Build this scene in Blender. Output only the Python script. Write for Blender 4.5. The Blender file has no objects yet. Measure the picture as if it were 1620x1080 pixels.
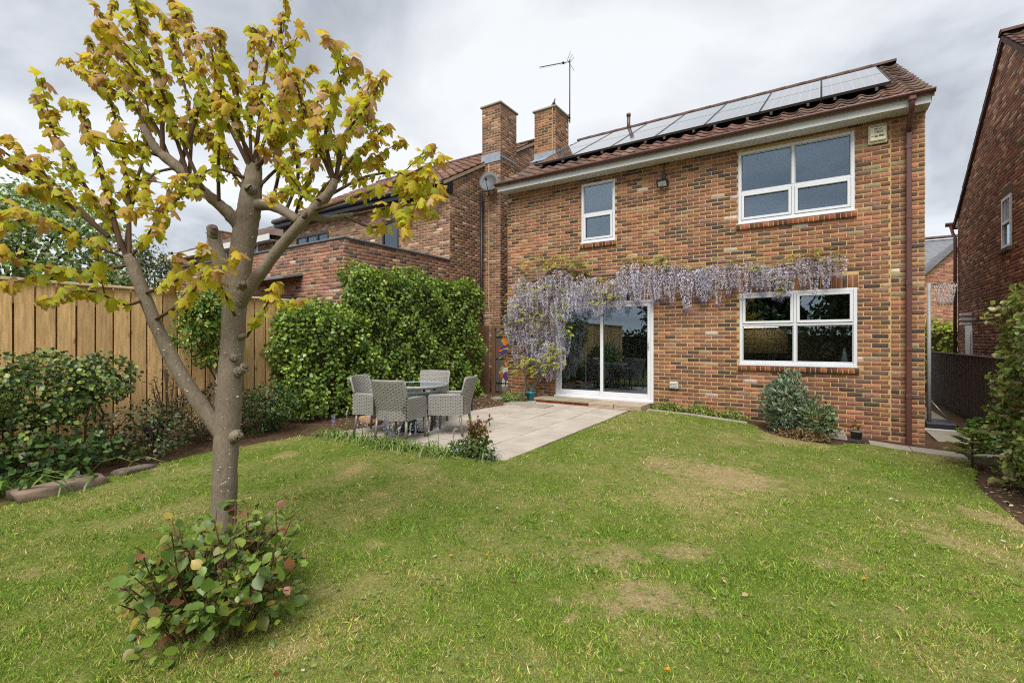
import bpy, math, random
import numpy as np
from mathutils import Vector, Matrix
random.seed(7); rng = np.random.default_rng(7)
PI = math.pi
sc = bpy.context.scene
C = sc.collection
# ------------------------------------------------------------------ camera, sky, sun, exposure
TH = math.atan2(490, 754); FPX = 754.0
cam = bpy.data.cameras.new('camera'); camo = bpy.data.objects.new('camera', cam); C.objects.link(camo)
camo.location = (0, 0, 0); camo.rotation_euler = (PI/2, 0, TH)
cam.sensor_width = 36; cam.lens = FPX/1620*36; cam.clip_start = 0.05; cam.clip_end = 900
sc.camera = camo
SUN_EL, SUN_AZ = math.radians(52), math.radians(160)      # azimuth clockwise from +Y
w = bpy.data.worlds.new('World'); sc.world = w; w.use_nodes = True
def sky_nodes():
    nt = w.node_tree; nd = nt.nodes; L = nt.links.new
    for n in list(nd): nd.remove(n)
    out = nd.new('ShaderNodeOutputWorld'); bg = nd.new('ShaderNodeBackground'); bg.inputs[1].default_value = 0.1
    sky = nd.new('ShaderNodeTexSky'); sky.sky_type = 'NISHITA'; sky.sun_disc = False
    sky.sun_elevation = SUN_EL; sky.sun_rotation = SUN_AZ
    tc = nd.new('ShaderNodeTexCoord'); sep = nd.new('ShaderNodeSeparateXYZ'); L(tc.outputs['Generated'], sep.inputs[0])
    def m(op, a, b=None, clamp=False):
        n = nd.new('ShaderNodeMath'); n.operation = op; n.use_clamp = clamp
        for i, v in enumerate((a, b)):
            if v is None: continue
            if isinstance(v, (int, float)): n.inputs[i].default_value = v
            else: L(v, n.inputs[i])
        return n.outputs[0]
    z = m('ADD', m('ABSOLUTE', sep.outputs[2]), 0.22)
    cx = m('DIVIDE', sep.outputs[0], z); cy = m('DIVIDE', sep.outputs[1], z)
    cmb = nd.new('ShaderNodeCombineXYZ'); L(cx, cmb.inputs[0]); L(cy, cmb.inputs[1]); cmb.inputs[2].default_value = 3.7
    n1 = nd.new('ShaderNodeTexNoise'); n1.inputs['Scale'].default_value = 1.35; n1.inputs['Detail'].default_value = 7
    n1.inputs['Roughness'].default_value = 0.52; n1.inputs['Distortion'].default_value = 0.35; L(cmb.outputs[0], n1.inputs['Vector'])
    n2 = nd.new('ShaderNodeTexNoise'); n2.inputs['Scale'].default_value = 0.5; n2.inputs['Detail'].default_value = 3; L(cmb.outputs[0], n2.inputs['Vector'])
    f = m('ADD', m('MULTIPLY', n1.outputs[0], 0.78), m('MULTIPLY', n2.outputs[0], 0.30))
    r = nd.new('ShaderNodeValToRGB'); cr = r.color_ramp
    cr.elements[0].position = 0.385; cr.elements[0].color = (1.6, 1.7, 1.86, 1)
    cr.elements[1].position = 0.615; cr.elements[1].color = (3.5, 3.55, 3.58, 1)
    e = cr.elements.new(0.50); e.color = (2.75, 2.86, 3.0, 1)
    L(f, r.inputs[0])
    mx = nd.new('ShaderNodeMixRGB'); mx.inputs[0].default_value = 0.93
    L(sky.outputs[0], mx.inputs[1]); L(r.outputs[0], mx.inputs[2]); L(mx.outputs[0], bg.inputs[0]); L(bg.outputs[0], out.inputs[0])
sky_nodes()
sl = bpy.data.lights.new('sun', 'SUN'); sl.energy = 1.5; sl.angle = math.radians(38); sl.color = (1.0, 0.965, 0.91)
so = bpy.data.objects.new('sun', sl); C.objects.link(so); so.rotation_euler = (PI/2-SUN_EL, 0, PI-SUN_AZ)
vs = sc.view_settings; vs.view_transform = 'Standard'; vs.look = 'None'; vs.gamma = 1; vs.use_curve_mapping = False; vs.exposure = 1.48
sc.cycles.max_bounces = 7; sc.cycles.transparent_max_bounces = 16
sc.cycles.use_denoising = False; sc.cycles.filter_width = 1.1; sc.cycles.sample_clamp_indirect = 1.5

# ------------------------------------------------------------------ measuring helpers (photo pixel -> place)
FW = np.array([-math.sin(TH), math.cos(TH), 0]); RT = np.array([math.cos(TH), math.sin(TH), 0])
def ray(x, y): 
    r = FW+RT*(x-810)/FPX; r = r.copy(); r[2] = (540.5-y)/FPX; return r
def onY(x, y, Y): r = ray(x, y); return r*(Y/r[1])
def onX(x, y, X): r = ray(x, y); return r*(X/r[0])
def onD(x, y, d): return ray(x, y)*d
def depth(p): return p[..., 0]*FW[0]+p[..., 1]*FW[1]
# ------------------------------------------------------------------ object helpers
ORG = {}
def org(p): return ORG.get(p.name, np.zeros(3)) if p else np.zeros(3)
def props(o, label=None, cat=None, group=None, kind=None):
    for k, v in (('label', label), ('category', cat), ('group', group), ('kind', kind)):
        if v: o[k] = v
    return o
def thing(name, label, cat, loc=(0, 0, 0), group=None, rz=0, kind=None):
    o = bpy.data.objects.new(name, None); C.objects.link(o); o.location = loc; o.rotation_euler = (0, 0, rz)
    o.empty_display_size = 0.2; ORG[o.name] = np.array(loc, float)
    return props(o, label, cat, group, kind)
def link(name, me, mat=None, parent=None, loc=None, kind=None):
    if mat is not None and not me.materials: me.materials.append(mat)
    o = bpy.data.objects.new(name, me); C.objects.link(o)
    if parent: o.parent = parent
    if loc is not None: o.location = loc
    ORG[o.name] = org(parent) if parent else np.zeros(3)
    if kind: o['kind'] = kind
    return o
def npmesh(name, V, T, Col=None, smooth=False):
    V = np.asarray(V, np.float32); T = np.asarray(T, np.int32); k = T.shape[1]
    me = bpy.data.meshes.new(name)
    me.vertices.add(len(V)); me.vertices.foreach_set('co', V.ravel())
    me.loops.add(T.size); me.loops.foreach_set('vertex_index', T.ravel())
    me.polygons.add(len(T)); me.polygons.foreach_set('loop_start', np.arange(0, T.size, k, dtype=np.int32))
    me.update(calc_edges=True)
    if Col is not None:
        a = me.color_attributes.new('Col', 'FLOAT_COLOR', 'POINT')
        Col = np.asarray(Col, np.float32)
        if Col.shape[1] == 3: Col = np.concatenate([Col, np.ones((len(Col), 1), np.float32)], 1)
        a.data.foreach_set('color', Col.ravel())
    if smooth: me.polygons.foreach_set('use_smooth', np.ones(len(T), bool))
    me.validate(); return me
class MB:
    def __init__(s): s.v = []; s.f = []; s.sm = []
    def add(s, vs_, fs, smooth=False):
        b = len(s.v); s.v += [tuple(map(float, p)) for p in vs_]; s.f += [tuple(i+b for i in f) for f in fs]; s.sm += [smooth]*len(fs); return s
    def box(s, x0, x1, y0, y1, z0, z1):
        return s.add([(x0, y0, z0), (x1, y0, z0), (x1, y1, z0), (x0, y1, z0), (x0, y0, z1), (x1, y0, z1), (x1, y1, z1), (x0, y1, z1)],
              [(0, 3, 2, 1), (4, 5, 6, 7), (0, 1, 5, 4), (1, 2, 6, 5), (2, 3, 7, 6), (3, 0, 4, 7)])
    def bbox(s, x0, x1, y0, y1, z0, z1, b=0.008):
        """box with chamfered edges"""
        V = []; X = (x0, x1); Y = (y0, y1); Z = (z0, z1); idx = {}
        for i in (0, 1):
            for j in (0, 1):
                for k in (0, 1):
                    si, sj, sk = 1-2*i, 1-2*j, 1-2*k
                    for ax, p in enumerate([(X[i], Y[j]+sj*b, Z[k]+sk*b), (X[i]+si*b, Y[j], Z[k]+sk*b), (X[i]+si*b, Y[j]+sj*b, Z[k])]):
                        idx[i, j, k, ax] = len(V); V.append(p)
        g = lambda *a: idx[a]; F = []
        for i in (0, 1): F.append((g(i, 0, 0, 0), g(i, 1, 0, 0), g(i, 1, 1, 0), g(i, 0, 1, 0)))
        for j in (0, 1): F.append((g(0, j, 0, 1), g(1, j, 0, 1), g(1, j, 1, 1), g(0, j, 1, 1)))
        for k in (0, 1): F.append((g(0, 0, k, 2), g(1, 0, k, 2), g(1, 1, k, 2), g(0, 1, k, 2)))
        for j in (0, 1):
            for k in (0, 1): F.append((g(0, j, k, 1), g(1, j, k, 1), g(1, j, k, 2), g(0, j, k, 2)))
        for i in (0, 1):
            for k in (0, 1): F.append((g(i, 0, k, 0), g(i, 1, k, 0), g(i, 1, k, 2), g(i, 0, k, 2)))
        for i in (0, 1):
            for j in (0, 1): F.append((g(i, j, 0, 0), g(i, j, 1, 0), g(i, j, 1, 1), g(i, j, 0, 1)))
        for i in (0, 1):
            for j in (0, 1):
                for k in (0, 1): F.append((g(i, j, k, 0), g(i, j, k, 1), g(i, j, k, 2)))
        return s.add(V, F)
    def prism(s, poly, d):
        n = len(poly); d = np.array(d, float); P = [np.array(p, float) for p in poly]
        return s.add(P+[p+d for p in P], [tuple(range(n))[::-1], tuple(range(n, 2*n))]+[(i, (i+1) % n, n+(i+1) % n, n+i) for i in range(n)])
    def tube(s, pts, r, n=8, cap=True, smooth=True):
        P = [np.array(p, float) for p in pts]; m_ = len(P)
        R_ = r if hasattr(r, '__len__') else [r]*m_
        V = []; prev = None
        for i in range(m_):
            t = P[min(i+1, m_-1)]-P[max(i-1, 0)]; t = t/(np.linalg.norm(t)+1e-9)
            if prev is None:
                a = np.array([0, 0, 1.]) if abs(t[2]) < .9 else np.array([1., 0, 0])
                u = np.cross(t, a)
            else: u = prev-t*np.dot(prev, t)
            u = u/(np.linalg.norm(u)+1e-9); prev = u; vv = np.cross(t, u)
            for k in range(n): V.append(P[i]+R_[i]*(math.cos(2*PI*k/n)*u+math.sin(2*PI*k/n)*vv))
        F = [(i*n+k, i*n+(k+1) % n, (i+1)*n+(k+1) % n, (i+1)*n+k) for i in range(m_-1) for k in range(n)]
        if cap: F += [tuple(range(n))[::-1], tuple((m_-1)*n+k for k in range(n))]
        return s.add(V, F, smooth)
    def lathe(s, prof, c, n=20):
        V = []; 
        for r, z in prof:
            for k in range(n): V.append((c[0]+r*math.cos(2*PI*k/n), c[1]+r*math.sin(2*PI*k/n), c[2]+z))
        m_ = len(prof)
        return s.add(V, [(i*n+k, i*n+(k+1) % n, (i+1)*n+(k+1) % n, (i+1)*n+k) for i in range(m_-1) for k in range(n)], True)
    def ball(s, c, r, n=8, sq=(1, 1, 1)):
        V = []
        for i in range(n+1):
            a = PI*i/n
            for k in range(2*n): V.append((c[0]+r*sq[0]*math.sin(a)*math.cos(PI*k/n), c[1]+r*sq[1]*math.sin(a)*math.sin(PI*k/n), c[2]+r*sq[2]*math.cos(a)))
        return s.add(V, [(i*2*n+k, (i+1)*2*n+k, (i+1)*2*n+(k+1) % (2*n), i*2*n+(k+1) % (2*n)) for i in range(n) for k in range(2*n)], True)
    def mesh(s, name, o=(0, 0, 0)):
        me = bpy.data.meshes.new(name); o = np.array(o)
        me.from_pydata([tuple(np.array(p)-o) for p in s.v], [], s.f)
        me.polygons.foreach_set('use_smooth', s.sm); me.update(); return me
    def build(s, name, mat, parent=None, kind=None):
        return link(name, s.mesh(name, org(parent)), mat, parent, kind=kind)
def lin(*c):
    return tuple((x/255/12.92 if x/255 <= .04045 else ((x/255+.055)/1.055)**2.4) for x in c)
# ------------------------------------------------------------------ materials
MATS = {}
def mat(name, col=(.5, .5, .5), rough=.7, var=.15, scale=6, bump=0.0, bscale=40, metal=0, spec=.5, attr=False, col2=None, transl=0, stretch=None, emit=None, detail=6, coat=0, fine=0):
    if name in MATS: return MATS[name]
    m = bpy.data.materials.new(name); m.use_nodes = True; nt = m.node_tree; nd = nt.nodes; L = nt.links.new
    b = nd['Principled BSDF']; b.inputs['Roughness'].default_value = rough; b.inputs['Metallic'].default_value = metal
    b.inputs['Specular IOR Level'].default_value = spec; b.inputs['Coat Weight'].default_value = coat
    tc = nd.new('ShaderNodeTexCoord'); vec = tc.outputs['Object']
    if stretch:
        mp = nd.new('ShaderNodeMapping'); mp.inputs['Scale'].default_value = stretch; L(vec, mp.inputs[0]); vec = mp.outputs[0]
    oi = nd.new('ShaderNodeObjectInfo')
    va = nd.new('ShaderNodeVectorMath'); va.operation = 'ADD'; L(vec, va.inputs[0])
    vm = nd.new('ShaderNodeVectorMath'); vm.operation = 'SCALE'; vm.inputs[0].default_value = (37, 17, 29); L(oi.outputs['Random'], vm.inputs['Scale']); L(vm.outputs[0], va.inputs[1])
    vec = va.outputs[0]
    nz = nd.new('ShaderNodeTexNoise'); nz.inputs['Scale'].default_value = scale; nz.inputs['Detail'].default_value = detail; L(vec, nz.inputs['Vector'])
    if attr:
        at = nd.new('ShaderNodeAttribute'); at.attribute_name = 'Col'; base = at.outputs['Color']
    else:
        rgb = nd.new('ShaderNodeRGB'); rgb.outputs[0].default_value = (*col, 1); base = rgb.outputs[0]
    if col2:
        mx2 = nd.new('ShaderNodeMixRGB'); rp = nd.new('ShaderNodeValToRGB'); rp.color_ramp.elements[0].position = .42; rp.color_ramp.elements[1].position = .62
        L(nz.outputs[0], rp.inputs[0]); L(rp.outputs[0], mx2.inputs[0]); L(base, mx2.inputs[1]); mx2.inputs[2].default_value = (*col2, 1); base = mx2.outputs[0]
    if var:
        mr = nd.new('ShaderNodeMapRange'); mr.inputs[1].default_value = .25; mr.inputs[2].default_value = .75
        mr.inputs[3].default_value = 1-var; mr.inputs[4].default_value = 1+var
        L(nz.outputs[0], mr.inputs[0]); fac = mr.outputs[0]
        if fine:
            nf = nd.new('ShaderNodeTexNoise'); nf.inputs['Scale'].default_value = bscale; nf.inputs['Detail'].default_value = 4; L(vec, nf.inputs['Vector'])
            mf = nd.new('ShaderNodeMapRange'); mf.inputs[1].default_value = .3; mf.inputs[2].default_value = .7; mf.inputs[3].default_value = 1-fine; mf.inputs[4].default_value = 1+fine
            L(nf.outputs[0], mf.inputs[0]); mm = nd.new('ShaderNodeMath'); mm.operation = 'MULTIPLY'; L(fac, mm.inputs[0]); L(mf.outputs[0], mm.inputs[1]); fac = mm.outputs[0]
        vs_ = nd.new('ShaderNodeVectorMath'); vs_.operation = 'SCALE'; L(base, vs_.inputs[0]); L(fac, vs_.inputs['Scale']); base = vs_.outputs[0]
    L(base, b.inputs['Base Color'])
    if bump:
        nb = nd.new('ShaderNodeTexNoise'); nb.inputs['Scale'].default_value = bscale; nb.inputs['Detail'].default_value = 5; L(vec, nb.inputs['Vector'])
        bp = nd.new('ShaderNodeBump'); bp.inputs['Strength'].default_value = bump; bp.inputs['Distance'].default_value = .01
        L(nb.outputs[0], bp.inputs['Height']); L(bp.outputs[0], b.inputs['Normal'])
    if transl:
        tr = nd.new('ShaderNodeBsdfTranslucent'); L(base, tr.inputs[0]); ms = nd.new('ShaderNodeMixShader'); ms.inputs[0].default_value = transl
        L(b.outputs[0], ms.inputs[1]); L(tr.outputs[0], ms.inputs[2]); L(ms.outputs[0], nd['Material Output'].inputs[0])
    if emit:
        b.inputs['Emission Color'].default_value = (*emit[:3], 1); b.inputs['Emission Strength'].default_value = emit[3]
    MATS[name] = m; return m
def glass_mat(name, refl=.09, tint=(.9, .92, .92)):
    m = bpy.data.materials.new(name); m.use_nodes = True; nt = m.node_tree; nd = nt.nodes; L = nt.links.new
    nd.remove(nd['Principled BSDF']); t = nd.new('ShaderNodeBsdfTransparent'); t.inputs[0].default_value = (*tint, 1)
    g = nd.new('ShaderNodeBsdfGlossy'); g.inputs['Roughness'].default_value = 0.0; g.inputs[0].default_value = (.70, .85, 1, 1)
    fr = nd.new('ShaderNodeFresnel'); fr.inputs[0].default_value = 1.5
    a = nd.new('ShaderNodeMath'); a.operation = 'MULTIPLY_ADD'; a.inputs[1].default_value = 1.5; a.inputs[2].default_value = refl; a.use_clamp = True; L(fr.outputs[0], a.inputs[0])
    ms = nd.new('ShaderNodeMixShader'); L(a.outputs[0], ms.inputs[0]); L(t.outputs[0], ms.inputs[1]); L(g.outputs[0], ms.inputs[2]); L(ms.outputs[0], nd['Material Output'].inputs[0])
    MATS[name] = m; return m
BRICK = mat('brick', attr=True, rough=.88, var=.2, scale=14, bump=.5, bscale=90, spec=.25, fine=.22)
MORTAR = mat('mortar', lin(188, 162, 112), rough=.95, var=.2, scale=5, bump=.5, bscale=120, spec=.1, fine=.1)
MORTAR2 = mat('mortar_grey', lin(176, 150, 116), rough=.95, var=.2, scale=5, bump=.5, bscale=120, spec=.1)
UPVC = mat('white_upvc', (.66, .67, .69), rough=.32, var=.03, scale=3)
FASCIA = mat('white_fascia', (.64, .64, .62), rough=.45, var=.10, scale=1.5)
GUTTER = mat('brown_plastic', lin(92, 58, 50), rough=.42, var=.12, scale=5)
TILE = mat('clay_tile', attr=True, rough=.85, var=.3, scale=8, bump=.4, bscale=60, spec=.2, fine=.15)
GLASS = glass_mat('window_glass')
GLASS_T = glass_mat('table_glass', .08, (.72, .82, .80))
LEAD = mat('lead_sheet', lin(150, 158, 168), rough=.45, var=.2, scale=7, metal=.3, bump=.2, bscale=20)
CONC = mat('concrete', lin(150, 142, 128), rough=.9, var=.16, scale=3, bump=.4, bscale=70, fine=.08)
LEAF = mat('leaf', attr=True, rough=.42, var=.12, scale=30, transl=.28, spec=.45)
GLOSSLEAF = mat('glossy_leaf', attr=True, rough=.34, var=.12, scale=30, transl=.2, spec=.42)
PETAL = mat('petal', attr=True, rough=.7, var=.06, scale=30, transl=.45, spec=.2)
BARK = mat('bark', lin(138, 126, 109), rough=.92, var=.25, scale=4, bump=.5, bscale=60, spec=.15, col2=lin(112, 101, 87), stretch=(1.4, 1.4, .5), fine=.14, detail=10)
TWIG = mat('twig', lin(92, 72, 56), rough=.85, var=.2, scale=20, spec=.2)
STEM = mat('woody_stem', lin(88, 66, 46), rough=.9, var=.25, scale=14, bump=.4, bscale=50)
BLACK = mat('black_plastic', (.018, .018, .02), rough=.45, var=.15, scale=9)
GREYMET = mat('grey_metal', lin(150, 152, 152), rough=.38, var=.1, scale=12, metal=.7)
DARKMET = mat('dark_metal', lin(60, 60, 64), rough=.5, var=.15, scale=12, metal=.4)
SLATE = mat('slate', lin(112, 114, 120), rough=.7, var=.25, scale=5, bump=.4, bscale=14)
ROOM = mat('room_paint', lin(206, 198, 184), rough=.9, var=.05, scale=2)
FLOORW = mat('floor_wood', lin(110, 90, 70), rough=.5, var=.2, scale=4, stretch=(8, 1, 1))
# ------------------------------------------------------------------ ground height
def gz(x, y):
    x = np.asarray(x, float); y = np.asarray(y, float)
    z = -1.44+.016*(np.clip(y, -2, 10)-5)
    s = np.clip((y-1)/7, 0, 1); z = z-.075*np.clip(x+2.4, 0, 3.9)*s
    z = z+.14*np.clip((-6.7-x)/1.0, 0, 1)*np.clip((9-y)/3, 0, 1)
    z = np.where(y > 10.5, -1.68, z)
    return z
def g1(x, y): return float(gz(x, y))
# ------------------------------------------------------------------ foliage engine
OV = np.array([(0, 0, 0), (-.30, .28, .05), (-.33, .58, .04), (0, 1, -.06), (.33, .58, .04), (.30, .28, .05), (0, .30, -.03), (0, .62, -.03)])
OVT = np.array([(0, 5, 6), (0, 6, 1), (6, 5, 4), (6, 4, 7), (1, 6, 7), (1, 7, 2), (7, 4, 3), (2, 7, 3)])
DI = np.array([(0, 0, 0), (-.38, .5, .06), (0, 1, 0), (.38, .5, .06)]); DIT = np.array([(0, 3, 2), (0, 2, 1)])
BL = np.array([(-.5, 0, 0), (.5, 0, 0), (.36, .55, .04), (-.36, .55, .04), (0, 1, .18)]); BLT = np.array([(0, 1, 2), (0, 2, 3), (3, 2, 4)])
def nrm(a): return a/(np.linalg.norm(a, axis=-1, keepdims=True)+1e-9)
def leaf_arrays(P, A, N, S, Wd, Col, tpl=OV, tri=OVT, jit=.0):
    P = np.asarray(P, float); n = len(P); A = nrm(np.asarray(A, float)); N = np.asarray(N, float)
    X = nrm(np.cross(A, N)); N = np.cross(X, A)
    S = np.broadcast_to(np.asarray(S, float), (n,)); Wd = np.broadcast_to(np.asarray(Wd, float), (n,))
    V = P[:, None]+S[:, None, None]*(tpl[None, :, 0, None]*Wd[:, None, None]*X[:, None]+tpl[None, :, 1, None]*A[:, None]+tpl[None, :, 2, None]*N[:, None])
    k = len(tpl); T = (tri[None]+(np.arange(n)*k)[:, None, None]).reshape(-1, 3)
    Cc = np.repeat(np.asarray(Col, float), k, axis=0)
    return V.reshape(-1, 3), T, Cc
def palette(cols, n, jit=.15, weights=None):
    c = np.array([lin(*q) for q in cols]); i = rng.choice(len(c), n, p=weights)
    return np.clip(c[i]*(1+rng.normal(0, jit, (n, 1)))*(1+rng.normal(0, jit*.35, (n, 3))), .003, .95)
def rdir(n): return nrm(rng.normal(size=(n, 3)))
def foliage(name, parent, P, cols, size, width=1.0, out=None, mat_=None, tpl='ov', droop=.2, weights=None, kind='stuff', spread=.8, up=.35):
    n = len(P); A = rdir(n)*spread
    if out is not None: A = A+nrm(out)*.6
    A[:, 2] -= droop
    N = rdir(n)*.55+np.array([0, 0, up])
    if out is not None: N = N+nrm(out)*.75
    S = size*rng.uniform(.65, 1.25, n)
    Col = palette(cols, n, .16, weights)
    tp, tr = (OV, OVT) if tpl == 'ov' else (DI, DIT)
    V, T, Cc = leaf_arrays(P, A, N, S, width, Col, tp, tr)
    o = link(name, npmesh(name, V-org(parent), T, Cc), mat_ or LEAF, parent, kind=kind)
    return o
def shell_pts(n, c, r, thick=.25, lump=.18, zmin=None, seed=0):
    """points near the surface of a lumpy ellipsoid, plus outward directions"""
    d = rdir(n); ph = np.random.default_rng(seed).uniform(0, 6, (6,)); fr = np.random.default_rng(seed+1).normal(size=(6, 3))*2.4
    l = 1+lump*sum(np.sin(d@fr[i]+ph[i]) for i in range(6))/2.2
    rad = l*(1-thick*rng.random(n)**1.6)
    P = np.array(c)+d*np.array(r)*rad[:, None]
    if zmin is not None:
        k = P[:, 2] > zmin; P = P[k]; d = d[k]
    return P, d
# ------------------------------------------------------------------ ground, lawn, grass
def noise2(x, y, s, seed):
    r = np.random.default_rng(seed); v = 0
    for k in range(7):
        a = r.uniform(0, 2*PI); f = s*r.uniform(.6, 1.7); v = v+np.sin((x*math.cos(a)+y*math.sin(a))*f+r.uniform(0, 6.3)+1.3*np.sin((x*math.sin(a)-y*math.cos(a))*f*.7+r.uniform(0, 6)))
    return v/7
SOIL = mat('soil', attr=True, rough=.95, var=.35, scale=18, bump=.9, bscale=60, spec=.1, fine=.3)
def axis(a, b, s, far):
    o1 = [-far, -far*.4, -far*.15, a-20, a-9, a-4, a-1.5]; o2 = [b+1.5, b+4, b+9, b+20, far*.15, far*.4, far]
    return np.array([q for q in o1 if q < a]+list(np.arange(a, b+1e-6, s))+[q for q in o2 if q > b])
def make_ground():
    xs = axis(-8.6, 4.2, .12, 420); ys = axis(-3, 12.6, .12, 420)
    X, Y = np.meshgrid(xs, ys); Z = gz(X, Y)+.018*noise2(X, Y, 5, 3)*((X < -5.5) | (X > 1.4)); Z = Z-.07*((X > -6.5+.19*(Y-4.6)) & (X < -3.3) & (Y > 4.85) & (Y < 9.9))
    n, m_ = X.shape; V = np.stack([X, Y, Z], -1).reshape(-1, 3)
    i = np.arange(n*m_).reshape(n, m_); T = np.stack([i[:-1, :-1], i[:-1, 1:], i[1:, 1:], i[1:, :-1]], -1).reshape(-1, 4)
    c = np.array(lin(84, 66, 50))*np.ones((len(V), 1)); q = noise2(V[:, 0], V[:, 1], 3, 9)[:, None]
    c = c*(1+.3*q)
    o = link('ground', npmesh('ground', V, T, c, True), SOIL); o['kind'] = 'structure'
make_ground()
LAWN = [(-6.3, -3), (-6.3, 1.05), (-6.45, 1.9), (-6.75, 3.0), (-6.6, 4.3), (-6.2, 4.5), (-3.3, 4.62), (-3.17, 4.75), (-3.14, 6), (-3.13, 9.12), (-2.85, 9.28), (-1.0, 9.26), (-.8, 8.82), (-.35, 8.6), (.15, 8.62), (.42, 8.95), (.62, 9.13), (1.75, 9.02), (1.72, 8.6), (1.5, 7.6), (1.45, 6.5), (1.5, 4.5), (1.6, -3)]
def inpoly(x, y, poly):
    r = np.zeros(np.shape(x), bool); n = len(poly)
    for i in range(n):
        (x0, y0), (x1, y1) = poly[i], poly[(i+1) % n]
        with np.errstate(divide='ignore', invalid='ignore'):
            r ^= ((y0 > y) != (y1 > y)) & (x < (x1-x0)*(y-y0)/(y1-y0+1e-12)+x0)
    return r
DRY = []   # worn patches of the lawn: centre, radii, strength, bare
for (px, py, rx, ry, s, bare) in [(1130, 750, 105, 34, 1.0, .5), (1090, 790, 100, 30, .7, .1), (965, 885, 75, 30, .7, .55), (1000, 935, 95, 45, .75, .6), (1085, 872, 40, 14, .6, .9), (1015, 1000, 70, 30, .45, .4), (558, 750, 20, 12, .95, .1), (606, 787, 24, 6, 1, .2), (450, 724, 18, 6, .9, 0), (655, 748, 40, 14, .6, 0), (600, 862, 26, 10, .65, .2),
        (1560, 850, 70, 60, .75, .4), (1610, 810, 40, 40, .9, .8), (1480, 795, 40, 14, .5, .1), (470, 1020, 60, 40, .8, .6), (60, 900, 60, 20, .6, .1), (40, 770, 40, 10, .7, .2), (230, 745, 60, 9, .8, .2), (1150, 690, 24, 6, .7, .1), (520, 935, 40, 18, .45, .3), (1240, 690, 60, 12, .7, .3), (250, 1000, 60, 40, .5, .5), (860, 880, 35, 12, .35, .3), (1330, 880, 60, 16, .4, .3), (1440, 960, 90, 20, .35, .2), (760, 1040, 60, 14, .3, .3)]:
    d = 1.47*FPX/(py-540.5); p = onD(px, py, d); dx = abs(rx)*d/FPX; dy = ry*d*d/(1.47*FPX)
    DRY.append((p[0], p[1], dx, dy, s, bare))
def lawn_fields(x, y):
    dry = .18+.26*noise2(x, y, 1.6, 21)+.28*noise2(x, y, 5.5, 22)+.24*noise2(x, y, 17, 23); bare = np.zeros_like(x)
    wob = .6*noise2(x, y, 6, 31)+.65*noise2(x, y, 19, 32)+.6*noise2(x, y, 47, 35)+.3*noise2(x, y, 90, 36)
    spk = np.clip(.6+1.2*noise2(x, y, 13, 33)+.9*noise2(x, y, 41, 34), 0, 1)
    for (cx, cy, rx, ry, s, b) in DRY:
        u = (x-cx)*RT[0]+(y-cy)*RT[1]; v = (x-cx)*FW[0]+(y-cy)*FW[1]
        e = np.clip(1.25-np.sqrt((u/rx)**2+(v/ry)**2)+wob, 0, 1)
        dry = np.maximum(dry, e*s*.92); bare = np.maximum(bare, np.clip(e*1.3-.3, 0, 1)*b*spk)
    return np.clip(dry, 0, 1), np.clip(bare, 0, 1)
GREENS = [(120, 146, 48), (104, 132, 44), (136, 156, 60), (90, 116, 42), (148, 160, 74)]
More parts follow.
